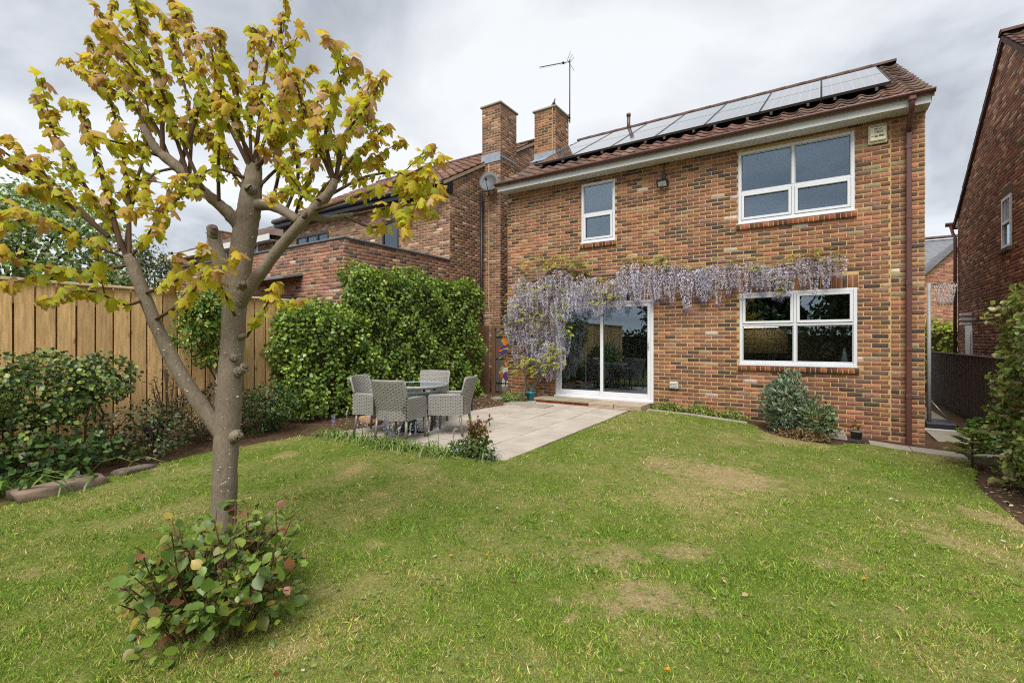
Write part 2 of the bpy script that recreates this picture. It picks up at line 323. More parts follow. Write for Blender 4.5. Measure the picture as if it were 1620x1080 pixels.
def make_lawn():
    s = .05; xs = np.arange(-7, 2, s); ys = np.arange(-3, 9.5, s); X, Y = np.meshgrid(xs, ys); m_ = inpoly(X, Y, LAWN)
    xe = np.arange(-7-s/2, 2+s, s); ye = np.arange(-3-s/2, 9.5+s, s); XE, YE = np.meshgrid(xe[:len(xs)+1], ye[:len(ys)+1])
    V = np.stack([XE, YE, gz(XE, YE)+.022+.012*noise2(XE, YE, 3, 5)+.005*noise2(XE, YE, 16, 6)], -1).reshape(-1, 3)
    i = np.arange(XE.size).reshape(XE.shape); T = np.stack([i[:-1, :-1], i[:-1, 1:], i[1:, 1:], i[1:, :-1]], -1)[m_]
    used = np.unique(T); rem = -np.ones(len(V), int); rem[used] = np.arange(len(used)); V = V[used]; T = rem[T]
    dry, bare = lawn_fields(V[:, 0], V[:, 1])
    c = np.array(lin(90, 106, 42))*(1-dry[:, None])+np.array(lin(150, 134, 92))*dry[:, None]; c = c*(1-bare[:, None])+np.array(lin(140, 120, 96))*bare[:, None]
    o = link('lawn', npmesh('lawn', V, T, c, True), mat('turf', attr=True, rough=.95, var=.3, scale=30, bump=.8, bscale=90, spec=.05, fine=.35)); o['kind'] = 'structure'
    # blades: denser close to where one stands, thinning with distance
    n = 620000; n2 = 500000
    x = rng.uniform(-7, 1.8, n); y = rng.uniform(.2, 9.4, n); dn = rng.uniform(1.6, 4.8, n2); ln = rng.uniform(-1.2, 1.2, n2)*dn
    x = np.concatenate([x, dn*FW[0]+ln*RT[0]]); y = np.concatenate([y, dn*FW[1]+ln*RT[1]]); n = len(x); d = x*FW[0]+y*FW[1]
    lat = x*RT[0]+y*RT[1]
    keep = (d > 1.0) & (np.abs(lat) < 1.25*d+.6) & (rng.random(n) < np.clip(2.6/np.maximum(d, .1), .30, 1))
    x, y, d = x[keep], y[keep], d[keep]; keep = inpoly(x, y, LAWN); x, y, d = x[keep], y[keep], d[keep]; n = len(x)
    dry, bare = lawn_fields(x, y); keep = rng.random(n) > bare*.93
    x, y, d, dry = x[keep], y[keep], d[keep], dry[keep]; n = len(x)
    P = np.stack([x, y, gz(x, y)+.018+.012*noise2(x, y, 3, 5)+.005*noise2(x, y, 16, 6)], -1)
    A = np.stack([rng.normal(0, .62, n), rng.normal(0, .62, n), rng.uniform(.35, 1.0, n)], -1); N = np.cross(A, rdir(n))
    tuft = np.clip(.95+.45*noise2(x, y, 9, 41)+.3*noise2(x, y, 31, 42), .5, 1.5)
    S = rng.gamma(6, .0035, n)*tuft*(1-.35*dry)*np.clip(.85+.05*d, 1, 1.3)
    g = palette(GREENS, n, .26); st = palette([(186, 168, 112), (204, 186, 134), (166, 144, 92), (150, 146, 76)], n, .2)
    k = (rng.random(n) < np.clip(dry*1.15-.04, .04, .93))[:, None]; col = np.where(k, st, g)
    big = .92+.18*noise2(x, y, 1.1, 51)[:, None]*np.array([1, .7, .5]); col = np.clip(col*big*1.3, 0.004, .9)
    Wg = np.clip(.10+.016*d, .1, .3)*rng.uniform(.7, 1.3, n)*.9; nr = d < 3.3; fa = ~nr
    V, T, Cc = leaf_arrays(P[nr], A[nr], N[nr], S[nr], Wg[nr], col[nr], BL, BLT)
    V2, T2, C2 = leaf_arrays(P[fa], A[fa], N[fa], S[fa], Wg[fa]*1.2, col[fa], np.array([(-.5, 0, 0), (.5, 0, 0), (0, 1, .1)]), np.array([(0, 1, 2)]))
    T = np.concatenate([T, T2+len(V)]); V = np.concatenate([V, V2]); Cc = np.concatenate([Cc, C2])
    o = link('grass', npmesh('grass', V, T, Cc), mat('grass_blade', attr=True, rough=.6, var=.0, transl=.25, spec=.25)); props(o, 'short mown lawn grass with worn straw patches', 'grass', kind='stuff')
    # clover, plantain and daisy leaves among the grass
    n = 2600; x = rng.uniform(-6.4, 1.5, n); y = rng.uniform(.4, 8.5, n); k = inpoly(x, y, LAWN) & (noise2(x, y, 2.2, 77) > .10)
    x, y = x[k], y[k]; n = len(x); P = np.stack([x, y, gz(x, y)+.038], -1); P = np.repeat(P, 3, 0); n = len(P)
    A = np.stack([rng.normal(size=n), rng.normal(size=n), rng.uniform(.05, .5, n)], -1)
    V, T, Cc = leaf_arrays(P, A, np.array([0, 0, 1])+rdir(n)*.3, rng.uniform(.012, .028, n), .9, palette([(120, 142, 70), (104, 128, 58), (146, 158, 96)], n, .14), OV, OVT)
    props(link('lawn_weeds', npmesh('lawn_weeds', V, T, Cc), LEAF), 'small clover and plantain leaves scattered in the lawn', 'weeds', kind='stuff')
make_lawn()
# ------------------------------------------------------------------ brickwork
PAL_MAIN = ([(154, 102, 75), (142, 93, 70), (128, 86, 69), (100, 76, 65), (82, 66, 60), (156, 128, 98), (146, 106, 84), (126, 92, 80), (182, 166, 148)], [.22, .2, .18, .16, .09, .04, .06, .04, .01])
PAL_EXT = ([(150, 102, 83), (158, 110, 90), (140, 95, 79), (102, 85, 78), (88, 76, 73), (174, 146, 121), (144, 107, 91)], [.24, .2, .18, .12, .1, .06, .1])
PAL_OLD = ([(148, 107, 84), (136, 98, 78), (122, 91, 74), (102, 83, 72), (174, 148, 122), (156, 117, 92)], [.22, .22, .2, .16, .08, .12])
BR = np.array([(-.5, 0, -.5), (.5, 0, -.5), (.5, 0, .5), (-.5, 0, .5)])
def brick_rects(u0, u1, v0, v1, holes=(), top=None, L_=.225, H=.075, ph=0):
    out = []; nj = int(round((v1-v0)/H))
    for j in range(nj):
        a, b = v0+j*H+.0065, v0+(j+1)*H-.0065
        if b > v1+.02: break
        segs = [(u0, u1)]
        for (h0, h1, w0, w1) in holes:
            if b > w0+.012 and a < w1-.012:
                ns = []
                for (p, q) in segs:
                    if h1 <= p or h0 >= q: ns.append((p, q)); continue
                    if h0 > p: ns.append((p, h0))
                    if h1 < q: ns.append((h1, q))
                segs = ns
        for (p, q) in segs:
            k = math.floor((p-u0)/L_)-1; st = u0+k*L_+((j+ph) % 2)*L_/2
            x = st
            while x < q:
                c0, c1 = max(x+.0065, p+.003), min(x+L_-.0065, q-.003)
                if c1-c0 > .035:
                    ok = True
                    if top: ok = b < min(top(c0), top(c1))+.03
                    if ok: out.append((c0, c1, a, b))
                x += L_
    return np.array(out)
def brick_arrays(R, o, u, nn, Col, proud=.006, back=.03):
    """chamfered bricks on the plane through o spanned by u and z, standing proud along nn"""
    o = np.array(o, float); u = np.array(u, float); nn = np.array(nn, float); n = len(R)
    cx = (R[:, 0]+R[:, 1])/2; cz = (R[:, 2]+R[:, 3])/2; hw = (R[:, 1]-R[:, 0])/2; hh = (R[:, 3]-R[:, 2])/2
    ring = np.array([(-1, -1), (1, -1), (1, 1), (-1, 1)])
    V = np.zeros((n, 12, 3)); j = rng.normal(0, .0011, (n, 12, 3)); pr = proud+rng.normal(0, .0015, n)
    for k, (sx, sz) in enumerate(ring):
        for l, (ins, dp) in enumerate(((.005, 0), (0, .005), (0, back))):
            uu = cx+sx*(hw-ins); zz = cz+sz*(hh-ins); dd = pr-dp
            V[:, l*4+k] = o+uu[:, None]*u+dd[:, None]*nn; V[:, l*4+k, 2] += zz
    V += j
    F = [(0, 1, 2, 3)]+[(4+k, 4+(k+1) % 4, (k+1) % 4, k) for k in range(4)]+[(8+k, 8+(k+1) % 4, 4+(k+1) % 4, 4+k) for k in range(4)]
    F = np.array(F)
    if np.dot(np.cross(u, (0, 0, 1)), nn) < 0: F = F[:, ::-1]
    T = (F[None]+(np.arange(n)*12)[:, None, None]).reshape(-1, 4)
    Cc = np.repeat(Col, 12, 0)*(1+rng.normal(0, .07, (n*12, 1)))
    return V.reshape(-1, 3), T, np.clip(Cc, .004, .9)
BVAR = {}
def brick_variants(key, pal, u, nn, k=36):
    if key not in BVAR:
        R = np.tile([-.1075, .1075, -.0325, .0325], (k, 1)); out = []
        cols = palette([tuple(.88*q+.12*sum(c)/3 for q in c) for c in pal[0]], k, .14, pal[1])*1.08
        for i in range(k):
            V, T, Cc = brick_arrays(R[:1], (0, 0, 0), u, nn, cols[i:i+1]); me = npmesh('brick', V, T, Cc); me.materials.append(BRICK); out.append(me)
        BVAR[key] = out
    return BVAR[key]
def lay(parent, R, o, u, nn, pal, n_ind=0, key=None):
    """lay the bricks R on a wall: those that show largest singly, the rest as one mass"""
    if len(R) == 0: return
    o = np.array(o, float); u = np.array(u, float); nn = np.array(nn, float)
    ctr = o+((R[:, 0]+R[:, 1])/2)[:, None]*u; ctr[:, 2] += (R[:, 2]+R[:, 3])/2
    pick = np.zeros(len(R), bool)
    if n_ind:
        dd = ctr@FW; lat = np.abs(ctr@RT); size = np.where((dd > .5) & (lat < dd*1.07) & (np.abs(ctr[:, 2]) < dd*.715), (R[:, 1]-R[:, 0])/np.maximum(dd, .1), 0)
        full = (R[:, 1]-R[:, 0]) > .15
        pick[np.argsort(-(size*full))[:n_ind]] = True; pick &= (size*full) > 0
        mes = brick_variants(key, pal, u, nn)
        pu = np.abs(u)
        for r, c in zip(R[pick], ctr[pick]):
            ob = link('brick', random.choice(mes), None, parent, c-org(parent))
            s = (r[1]-r[0])/.215
            ob.scale = (1+(s-1)*pu[0], 1+(s-1)*pu[1], 1)
    R2 = R[~pick]
    pal = ([tuple(.88*q+.12*sum(c)/3 for q in c) for c in pal[0]], pal[1])
    dr = noise2(ctr[~pick][:, 0]+ctr[~pick][:, 1]*.7, ctr[~pick][:, 2], 1.3, 61)+.7*noise2(ctr[~pick][:, 0]+ctr[~pick][:, 1]*.7, ctr[~pick][:, 2], 3.5, 62)
    V, T, Cc = brick_arrays(R2, o, u, nn, palette(pal[0], len(R2), .13, pal[1])*1.08*(1+.16*dr[:, None]*np.array([1, .95, .85])))
    link('brickwork', npmesh('brickwork', V-org(parent), T, Cc), BRICK, parent, kind='stuff')
def holed(mb, o, u, nn, u0, u1, v0, v1, holes, thick=.1):
    """mortar sheet with openings and their reveals"""
    us = sorted({u0, u1, *[h[0] for h in holes], *[h[1] for h in holes]}); vv = sorted({v0, v1, *[h[2] for h in holes], *[h[3] for h in holes]})
    o = np.array(o, float); u = np.array(u, float); nn = np.array(nn, float)
    P = lambda a, b, d=0: o+a*u+np.array([0, 0, b])-d*nn
    for i in range(len(us)-1):
        for j in range(len(vv)-1):
            a, b, c, d = us[i], us[i+1], vv[j], vv[j+1]; mx, my = (a+b)/2, (c+d)/2
            if any(h[0] < mx < h[1] and h[2] < my < h[3] for h in holes): continue
            mb.add([P(a, c), P(b, c), P(b, d), P(a, d)], [(0, 1, 2, 3)]); mb.add([P(a, c, thick), P(b, c, thick), P(b, d, thick), P(a, d, thick)], [(3, 2, 1, 0)])
    for (a, b, c, d) in holes:
        for p, q in (((a, c), (b, c)), ((b, c), (b, d)), ((b, d), (a, d)), ((a, d), (a, c))):
            mb.add([P(*p), P(*q), P(*q, thick), P(*p, thick)], [(0, 1, 2, 3)])
# ------------------------------------------------------------------ roof tiles
def tile_arrays(P0, u, s_up, nn, wT=.296, gauge=.337, col=None):
    """pantiles: P0 lower-left corner of each; u across, s_up up the slope, nn roof normal"""
    K = 9; t = np.linspace(0, 1, K); prof = .026*np.sin(2*PI*(t*1.0)+.6)+.006*np.sin(4*PI*t)
    n = len(P0); u, s_up, nn = (np.array(q, float) for q in (u, s_up, nn)); V = np.zeros((n, K*3, 3))
    for k in range(K):
        for l, (sl_, lift, dn) in enumerate(((0, .034, -.016), (0, .034, 0), (gauge*1.12, .004, 0))):
            V[:, l*K+k] = P0+(t[k]*wT*1.03)*u+sl_*s_up+(prof[k]+lift+dn)*nn
    F = [(l*K+k, l*K+k+1, (l+1)*K+k+1, (l+1)*K+k) for l in range(2) for k in range(K-1)]
    V += rng.normal(0, .002, (n, 1, 3)); T = (np.array(F)[None]+(np.arange(n)*K*3)[:, None, None]).reshape(-1, 4)
    return V.reshape(-1, 3), T, np.repeat(col, K*3, 0)
TILEPAL = [(112, 84, 74), (100, 76, 67), (122, 94, 83), (92, 72, 65), (104, 86, 78)]
def tile_roof(parent, x0, x1, y0, z0, y1, slope, single=lambda i, j, nu, nv: False, pal=TILEPAL, facing=1):
    L_ = math.hypot(1, slope); s_up = np.array([0, facing/L_, slope/L_]); nn = np.array([0, -facing*slope/L_, 1/L_]); u = np.array([1., 0, 0])
    length = abs(y1-y0)*L_; nv = max(1, int(round(length/.337))); gauge = length/nv; nu = max(1, int(round((x1-x0)/.296))); wT = (x1-x0)/nu
    base = np.array([x0, y0, z0]); many = []; var = []
    for c in palette(pal, 14, .14):
        V, T, Cc = tile_arrays(np.zeros((1, 3)), u, s_up, nn, wT, gauge, c[None]); me = npmesh('tile', V, T, Cc, True); me.materials.append(TILE); var.append(me)
    for i in range(nu):
        for j in range(nv):
            p = base+i*wT*u+j*gauge*s_up
            if single(i, j, nu, nv): link('tile', random.choice(var), None, parent, p-org(parent))
            else: many.append(p)
    if many:
        V, T, Cc = tile_arrays(np.array(many), u, s_up, nn, wT, gauge, palette(pal, len(many), .14))
        link('tiling', npmesh('tiling', V-org(parent), T, Cc, True), TILE, parent, kind='stuff')
def half_round(mb, p, q, r, n=8):
    p = np.array(p, float); q = np.array(q, float); t = nrm(q-p); up = np.array([0, 0, 1.]); sd = np.cross(t, up)
    V = []
    for e in (p, q):
        for k in range(n+1):
            a = PI*k/n; V.append(e+r*math.cos(a)*sd+r*math.sin(a)*up*.8)
    mb.add(V, [(k, k+1, n+2+k, n+1+k) for k in range(n)]+[tuple(range(n+1)), tuple(range(n+1, 2*n+2))[::-1]], True)
# ------------------------------------------------------------------ windows
def window(parent, x0, x1, z0, z1, Y, label, rows, name='window', outer=.052, sash=.048):
    """rows: list of (fraction of height from the bottom, number of lights, opening?)"""
    m = MB(); y0, y1 = Y-.012, Y+.06
    m.bbox(x0, x0+outer, y0, y1, z0, z1, .006); m.bbox(x1-outer, x1, y0, y1, z0, z1, .006)
    m.bbox(x0+outer, x1-outer, y0, y1, z1-outer, z1, .006); m.bbox(x0+outer, x1-outer, y0, y1, z0, z0+outer, .006)
    zz = [z0+outer]; H = z1-z0-2*outer; acc = 0
    for fr, n, op in rows: acc += fr; zz.append(z0+outer+H*acc)
    for k in range(1, len(zz)-1): m.bbox(x0+outer, x1-outer, y0+.003, y1, zz[k]-.022, zz[k]+.022, .005)
    for k, (fr, n, op) in enumerate(rows):
        a, b = zz[k]+(.022 if k else 0), zz[k+1]-(.022 if k < len(rows)-1 else 0)
        for q in range(1, n):
            xm = x0+(x1-x0)*q/n; m.bbox(xm-.024, xm+.024, y0+.003, y1, a, b, .005)
    o = m.build(name, UPVC, parent); 
    if label: o['label'] = label
    for k, (fr, n, op) in enumerate(rows):
        a, b = zz[k]+(.022 if k else 0), zz[k+1]-(.022 if k < len(rows)-1 else 0)
        for q in range(n):
            p0 = x0+outer if q == 0 else x0+(x1-x0)*q/n+.024; p1 = x1-outer if q == n-1 else x0+(x1-x0)*(q+1)/n-.024
            e = sash if op else .012
            s = MB()
            yy0, yy1 = (y0-.012, y0+.04) if op else (y0+.012, y0+.045)
            s.bbox(p0+.003, p0+e, yy0, yy1, a+.003, b-.003, .004); s.bbox(p1-e, p1-.003, yy0, yy1, a+.003, b-.003, .004)
            s.bbox(p0+e, p1-e, yy0, yy1, a+.003, a+e, .004); s.bbox(p0+e, p1-e, yy0, yy1, b-e, b-.003, .004)
            s.build('sash' if op else 'glazing_bead', UPVC, o)
            gk = MB(); g_ = .006
            gk.box(p0+e, p1-e, Y+.022, Y+.026, a+e, a+e+g_).box(p0+e, p1-e, Y+.022, Y+.026, b-e-g_, b-e).box(p0+e, p0+e+g_, Y+.022, Y+.026, a+e+g_, b-e-g_).box(p1-e-g_, p1-e, Y+.022, Y+.026, a+e+g_, b-e-g_)
            gk.build('gasket', BLACK, o)
            MB().box(p0+e-.004, p1-e+.004, Y+.028, Y+.034, a+e-.004, b-e+.004).build('pane', GLASS, o)
    s = MB(); s.bbox(x0-.004, x1+.004, Y-.05, Y+.01, z0-.03, z0-.002, .005); s.build('sill', UPVC, o)
    return o
# ================================================================== THE BRICK HOUSE
YF = 9.82; XL, XR = -6.51, 1.358; ZB = -1.75; ZS = 3.63
RY0, RZ0, RSL = 9.44, 3.76, .575; RYR = 14.1; RZR = RZ0+RSL*(RYR-RY0); YB = 2*RYR-YF
house = thing('detached_house', 'brown mottled brick two-storey house with wisteria across its wall and white windows', 'house', (XL, YF, -1.5))
W_UP = (-1.314, .462, 2.205, 3.531); W_SM = (-4.52, -3.734, 2.20, 3.51); W_LO = (-1.292, .496, -.414, .90); W_DO = (-5.175, -2.904, -1.235, .866)
holes = [W_UP, W_SM, W_LO, W_DO]
def make_house():
    m = MB(); holed(m, (0, YF, 0), (1, 0, 0), (0, -1, 0), XL+.004, XR-.004, ZB, ZS+.1, holes, .11)
    wall = m.build('wall', MORTAR, house)
    cut = [W_UP, W_SM, W_LO, W_DO, (W_LO[0]-.02, W_LO[1]+.02, .90, 1.125), (-5.2, -2.88, .866, 1.09)]
    for wd in (W_UP, W_SM, W_LO): cut.append((wd[0]-.04, wd[1]+.04, wd[2]-.125, wd[2]))
    v0 = ZB; R = np.concatenate([brick_rects(XL, .935, v0, ZS+.02, cut), brick_rects(.94, XR, v0, ZS+.02, (), ph=1)])
    lay(wall, R, (0, YF, 0), (1, 0, 0), (0, -1, 0), PAL_MAIN, 270, 'main')
    # soldier courses over the openings, projecting brick-on-edge sills under the windows
    S = []
    for (a, b, z) in ((W_LO[0]-.02, W_LO[1]+.02, .90), (-5.2, -2.88, .866)):
        k = int((b-a)/.075); S += [(a+i*(b-a)/k+.005, a+(i+1)*(b-a)/k-.005, z+.006, z+.219) for i in range(k)]
    V, T, Cc = brick_arrays(np.array(S), (0, YF, 0), (1, 0, 0), (0, -1, 0), palette(PAL_MAIN[0], len(S), .12, PAL_MAIN[1])); link('soldier_course', npmesh('soldier_course', V-org(wall), T, Cc), BRICK, wall, kind='stuff')
    spal = ([(134, 80, 58), (112, 68, 54), (92, 60, 50), (148, 92, 66)], None)
    for wd in (W_UP, W_SM, W_LO):
        a, b = wd[0]-.035, wd[1]+.035; k = int((b-a)/.075)
        ms = MB(); ms.box(a, b, YF-.04, YF+.05, wd[2]-.118, wd[2]-.034); sill = ms.build('window_ledge', MORTAR, wall)
        for i in range(k):
            q0, q1 = a+i*(b-a)/k+.005, a+(i+1)*(b-a)/k-.005
            S.append((q0, q1, wd[2]-.121, wd[2]-.031))
        Rr = np.array(S[-k:]); V, T, Cc = brick_arrays(Rr, (0, YF-.042, 0), (1, 0, 0), (0, -1, 0), palette(spal[0], k, .12), back=.10)
        link('ledge_bricks', npmesh('ledge_bricks', V-org(wall), T, Cc), BRICK, wall, kind='stuff')
    # gable walls and back wall
    top = lambda y: min(RZ0+RSL*(y-RY0), RZ0+RSL*(2*RYR-RY0-y))-.06
    for X, nx in ((XR, 1), (XL, -1)):
        g = MB(); poly = [(X, YF+.002, ZB), (X, YB, ZB), (X, YB, top(YB)), (X, RYR, top(RYR)), (X, YF+.002, top(YF))]
        g.prism(poly, (-nx*.11, 0, 0)); gw = g.build('gable_wall', MORTAR, house)
        Rg = brick_rects(YF, YB, ZB, RZR, (), top, ph=1); lay(gw, Rg, (X, 0, 0), (0, 1, 0), (nx, 0, 0), PAL_MAIN)
    MB().box(XL, XR, YB-.1, YB, ZB, ZS+.1).build('back_wall', MORTAR, house)
    # rooms behind the glass
    for (a, b, c, d, dep) in ((-5.7, -2.45, -1.24, 1.2, 4.2), (-2.35, 1.2, -1.24, 1.2, 4.0), (-2.3, 1.2, 1.45, 3.6, 3.6), (-5.2, -3.2, 1.45, 3.6, 2.6)):
        r = MB(); y0, y1 = YF+.115, YF+dep
        r.add([(a, y0, c), (b, y0, c), (b, y1, c), (a, y1, c), (a, y0, d), (b, y0, d), (b, y1, d), (a, y1, d)], [(4, 7, 6, 5), (1, 5, 6, 2), (2, 6, 7, 3), (3, 7, 4, 0)])
        r.build('room_wall', ROOM, house); MB().box(a, b, y0, y1, c-.03, c-.002).build('room_floor', FLOORW, house)
        # inner face of the outer wall beside the opening
    # roof
    r = MB(); ex0, ex1 = XL-.09, XR+.04
    dz = -.05
    r.prism([(ex0, RY0+.06, RZ0+dz-.0), (ex0, RYR, RZR+dz), (ex0, 2*RYR-RY0, RZ0+dz), (ex0, 2*RYR-RY0, RZ0+dz-.08), (ex0, RYR, RZR+dz-.12), (ex0, RY0+.06, RZ0+dz-.08)], (ex1-ex0, 0, 0))
    roof = r.build('roof', mat('roof_felt', (.03, .028, .026), rough=.9), house)
    tile_roof(roof, ex0, ex1+.02, RY0-.02, RZ0-.03, RYR-.02, RSL, single=lambda i, j, nu, nv: j <= 3 or i >= nu-4 or i < 2)
    tile_roof(roof, ex0, ex1+.02, 2*RYR-RY0+.02, RZ0-.03, RYR+.02, RSL, facing=-1)
    nr = 18; cs = [lin(92, 68, 60), lin(134, 88, 70), lin(108, 74, 62)]
    for i in range(nr):
        a = ex0+(ex1+.03-ex0)*i/nr; b = ex0+(ex1+.03-ex0)*(i+1)/nr
        q = MB(); half_round(q, (a, RYR, RZR+.0), (b+.015, RYR, RZR+.006), .12); q.build('ridge_tile', mat('ridge_clay', cs[0], rough=.85, var=.25, scale=9), roof)
    # verge: mortar bed and undercloak with the clip ends
    vg = MB(); vg.prism([(ex1-.01, RY0+.02, RZ0-.075), (ex1-.01, RYR, RZR-.075), (ex1-.01, RYR, RZR-.02), (ex1-.01, RY0+.02, RZ0-.02)], (.035, 0, 0)); vg.build('verge', mat('verge_mortar', lin(150, 130, 110), rough=.95, var=.25, scale=10), roof)
    # soffit and fascia
    f = MB(); f.box(XL-.07, XR+.03, RY0+.04, RY0+.062, ZS-.02, ZS+.135); f.build('fascia', FASCIA, house)
    f = MB(); f.box(XL-.07, XR+.03, RY0+.063, YF-.009, ZS-.012, ZS+.0); f.build('soffit', FASCIA, house)
    bx = MB()
    for X in (XL-.07, XR-.11): bx.prism([(X, RY0+.066, ZS+.003), (X, YF+.2, ZS+.003), (X, YF+.2, ZS+.25), (X, RY0+.066, ZS+.12)], (.14, 0, 0))
    bx.build('box_end', FASCIA, house)
    # gutter: half round trough, brackets and outlet
    g = MB(); n = 8; gy, gz_, gr = RY0-.025, ZS+.155, .058; V = []
    for X in (XL-.1, XR+.07):
        for k in range(n+1):
            a = PI+PI*k/n; V.append((X, gy+gr*math.cos(a), gz_+gr*math.sin(a)))
    for X in (XL-.1, XR+.07):
        for k in range(n+1):
            a = PI+PI*k/n; V.append((X, gy+(gr-.005)*math.cos(a), gz_+(gr-.005)*math.sin(a)))
    q = n+1; g.add(V, [(k, k+1, q+k+1, q+k) for k in range(n)]+[(2*q+k, 3*q+k, 3*q+k+1, 2*q+k+1) for k in range(n)]+[(0, q, 3*q, 2*q), (n, 2*q+n, 3*q+n, q+n)], True)
    for X in (XL-.1, XR+.065): g.add([(X, gy+gr*math.cos(PI+PI*k/n), gz_+gr*math.sin(PI+PI*k/n)) for k in range(n+1)]+[(X+.006, gy+gr*math.cos(PI+PI*k/n), gz_+gr*math.sin(PI+PI*k/n)) for k in range(n+1)], [tuple(range(q)), tuple(range(q, 2*q))[::-1]])
    gt = g.build('gutter', GUTTER, house)
    X = XL+.3
    while X < XR:
        b = MB(); b.tube([(X, gy+(gr+.004)*math.cos(PI+PI*k/8), gz_+(gr+.004)*math.sin(PI+PI*k/8)) for k in range(9)], .007, 6); b.build('bracket', GUTTER, gt); X += .82
    dpx = 1.158; d = MB()
    d.tube([(dpx, gy, gz_-.05), (dpx, gy, gz_-.14), (dpx, gy+.05, gz_-.22), (dpx, YF-.11, gz_-.36), (dpx, YF-.075, gz_-.46)], .036, 12)
    d.bbox(dpx-.05, dpx+.05, gy-.05, gy+.05, gz_-.13, gz_-.045, .02)
    s = .034; d.bbox(dpx-s, dpx+s, YF-.085, YF-.085+2*s, ZB+.12, gz_-.4, .006)
    dp = d.build('downpipe', GUTTER, house)
    for z in (3.05, 1.95, .9, -.15, -.9): c = MB(); c.bbox(dpx-s-.006, dpx+s+.006, YF-.092, YF-.011, z, z+.055, .004); c.build('clip', GUTTER, dp)
    # chimney
    return wall, roof
wall, roof = make_house()
def chimney(parent, x0, x1, y0, y1, zb, zt, pal, mort, pot=True, ind=0, fl=True):
    m = MB(); m.box(x0, x1, y0, y1, zb, zt-.09); ch = m.build('chimney', mort, parent)
    for o, u, nn, a, b in (((0, y0, 0), (1, 0, 0), (0, -1, 0), x0, x1), ((x1, 0, 0), (0, 1, 0), (1, 0, 0), y0, y1), ((x0, 0, 0), (0, 1, 0), (-1, 0, 0), y0, y1), ((0, y1, 0), (1, 0, 0), (0, 1, 0), x0, x1)):
        lay(ch, brick_rects(a, b, zb, zt-.09, ph=int(abs(nn[0]))), o, u, nn, pal)
    c = MB(); c.bbox(x0-.05, x1+.05, y0-.05, y1+.05, zt-.09, zt-.035, .01); c.prism([(x0-.02, y0-.02, zt-.035), (x1+.02, y0-.02, zt-.035), (x1-.12, y0+.15, zt+.01), (x0+.12, y0+.15, zt+.01)], (0, y1-y0-.2, 0)) if False else None
    c.build('capping', CONC, ch)
    cx, cy = (x0+x1)/2, (y0+y1)/2
    p = MB(); p.lathe([(.15, -.04), (.15, .05), (.165, .06), (.165, .1), (.13, .1), (.12, .0)], (cx, cy, zt-.02), 20); p.build('chimney_pot', mat('buff_clay', lin(166, 148, 120), rough=.85, var=.2, scale=9), ch)
    return ch
CH2 = chimney(house, -6.90, -6.23, 11.8, 12.63, 3.2, 6.62, PAL_MAIN, MORTAR)
# stepped lead apron where the chimney meets the tiles
def lead(ch, x0, x1, y0, y1, roofz, hh=.2):
    m = MB(); m.box(x0-.012, x1+.012, y0-.014, y0-.002, roofz(y0)-.05, roofz(y0)+hh); n = 7
    for i in range(n):
        a = y0+(y1-y0)*i/n; b = y0+(y1-y0)*(i+1)/n; m.box(x1+.001, x1+.014, a+.002, b-.002, roofz(a)-.08, roofz(a)+hh-.02)
    m.prism([(x0-.02, y0-.22, roofz(y0-.22)+.05), (x1+.02, y0-.22, roofz(y0-.22)+.05), (x1+.02, y0, roofz(y0)+.06), (x0-.02, y0, roofz(y0)+.06)], (0, 0, .01))
    m.build('lead_flashing', LEAD, ch)
lead(CH2, -6.90, -6.23, 11.8, 12.63, lambda y: RZ0+RSL*(y-RY0), .22)
# chimney breast outside the left gable
def breast(parent, x0, x1, y0, y1, zb, zt, pal, mort):
    m = MB(); m.box(x0, x1, y0, y1, zb, zt); b = m.build('chimney_breast', mort, parent)
    for o, u, nn, a, c in (((0, y0, 0), (1, 0, 0), (0, -1, 0), x0, x1), ((x0, 0, 0), (0, 1, 0), (-1, 0, 0), y0, y1), ((x1, 0, 0), (0, 1, 0), (1, 0, 0), y0, y1)):
        lay(b, brick_rects(a, c, zb, zt, ph=int(abs(nn[0]))), o, u, nn, pal)
breast(house, -6.89, -6.515, 11.81, 12.62, ZB, 4.9, PAL_MAIN, MORTAR)
vp = MB(); vp.tube([(-4.72, 13.5, 6.0), (-4.72, 13.5, 6.62)], .05, 12); vp.tube([(-4.72, 13.5, 6.55), (-4.72, 13.5, 6.63)], .062, 12); vp.build('vent_pipe', GUTTER, house)
window(house, *W_UP, YF, None, [(.42, 2, True), (.58, 2, False)])
window(house, *W_SM, YF, None, [(.47, 1, True), (.53, 1, False)])
window(house, *W_LO, YF, None, [(.55, 2, False), (.45, 2, True)])
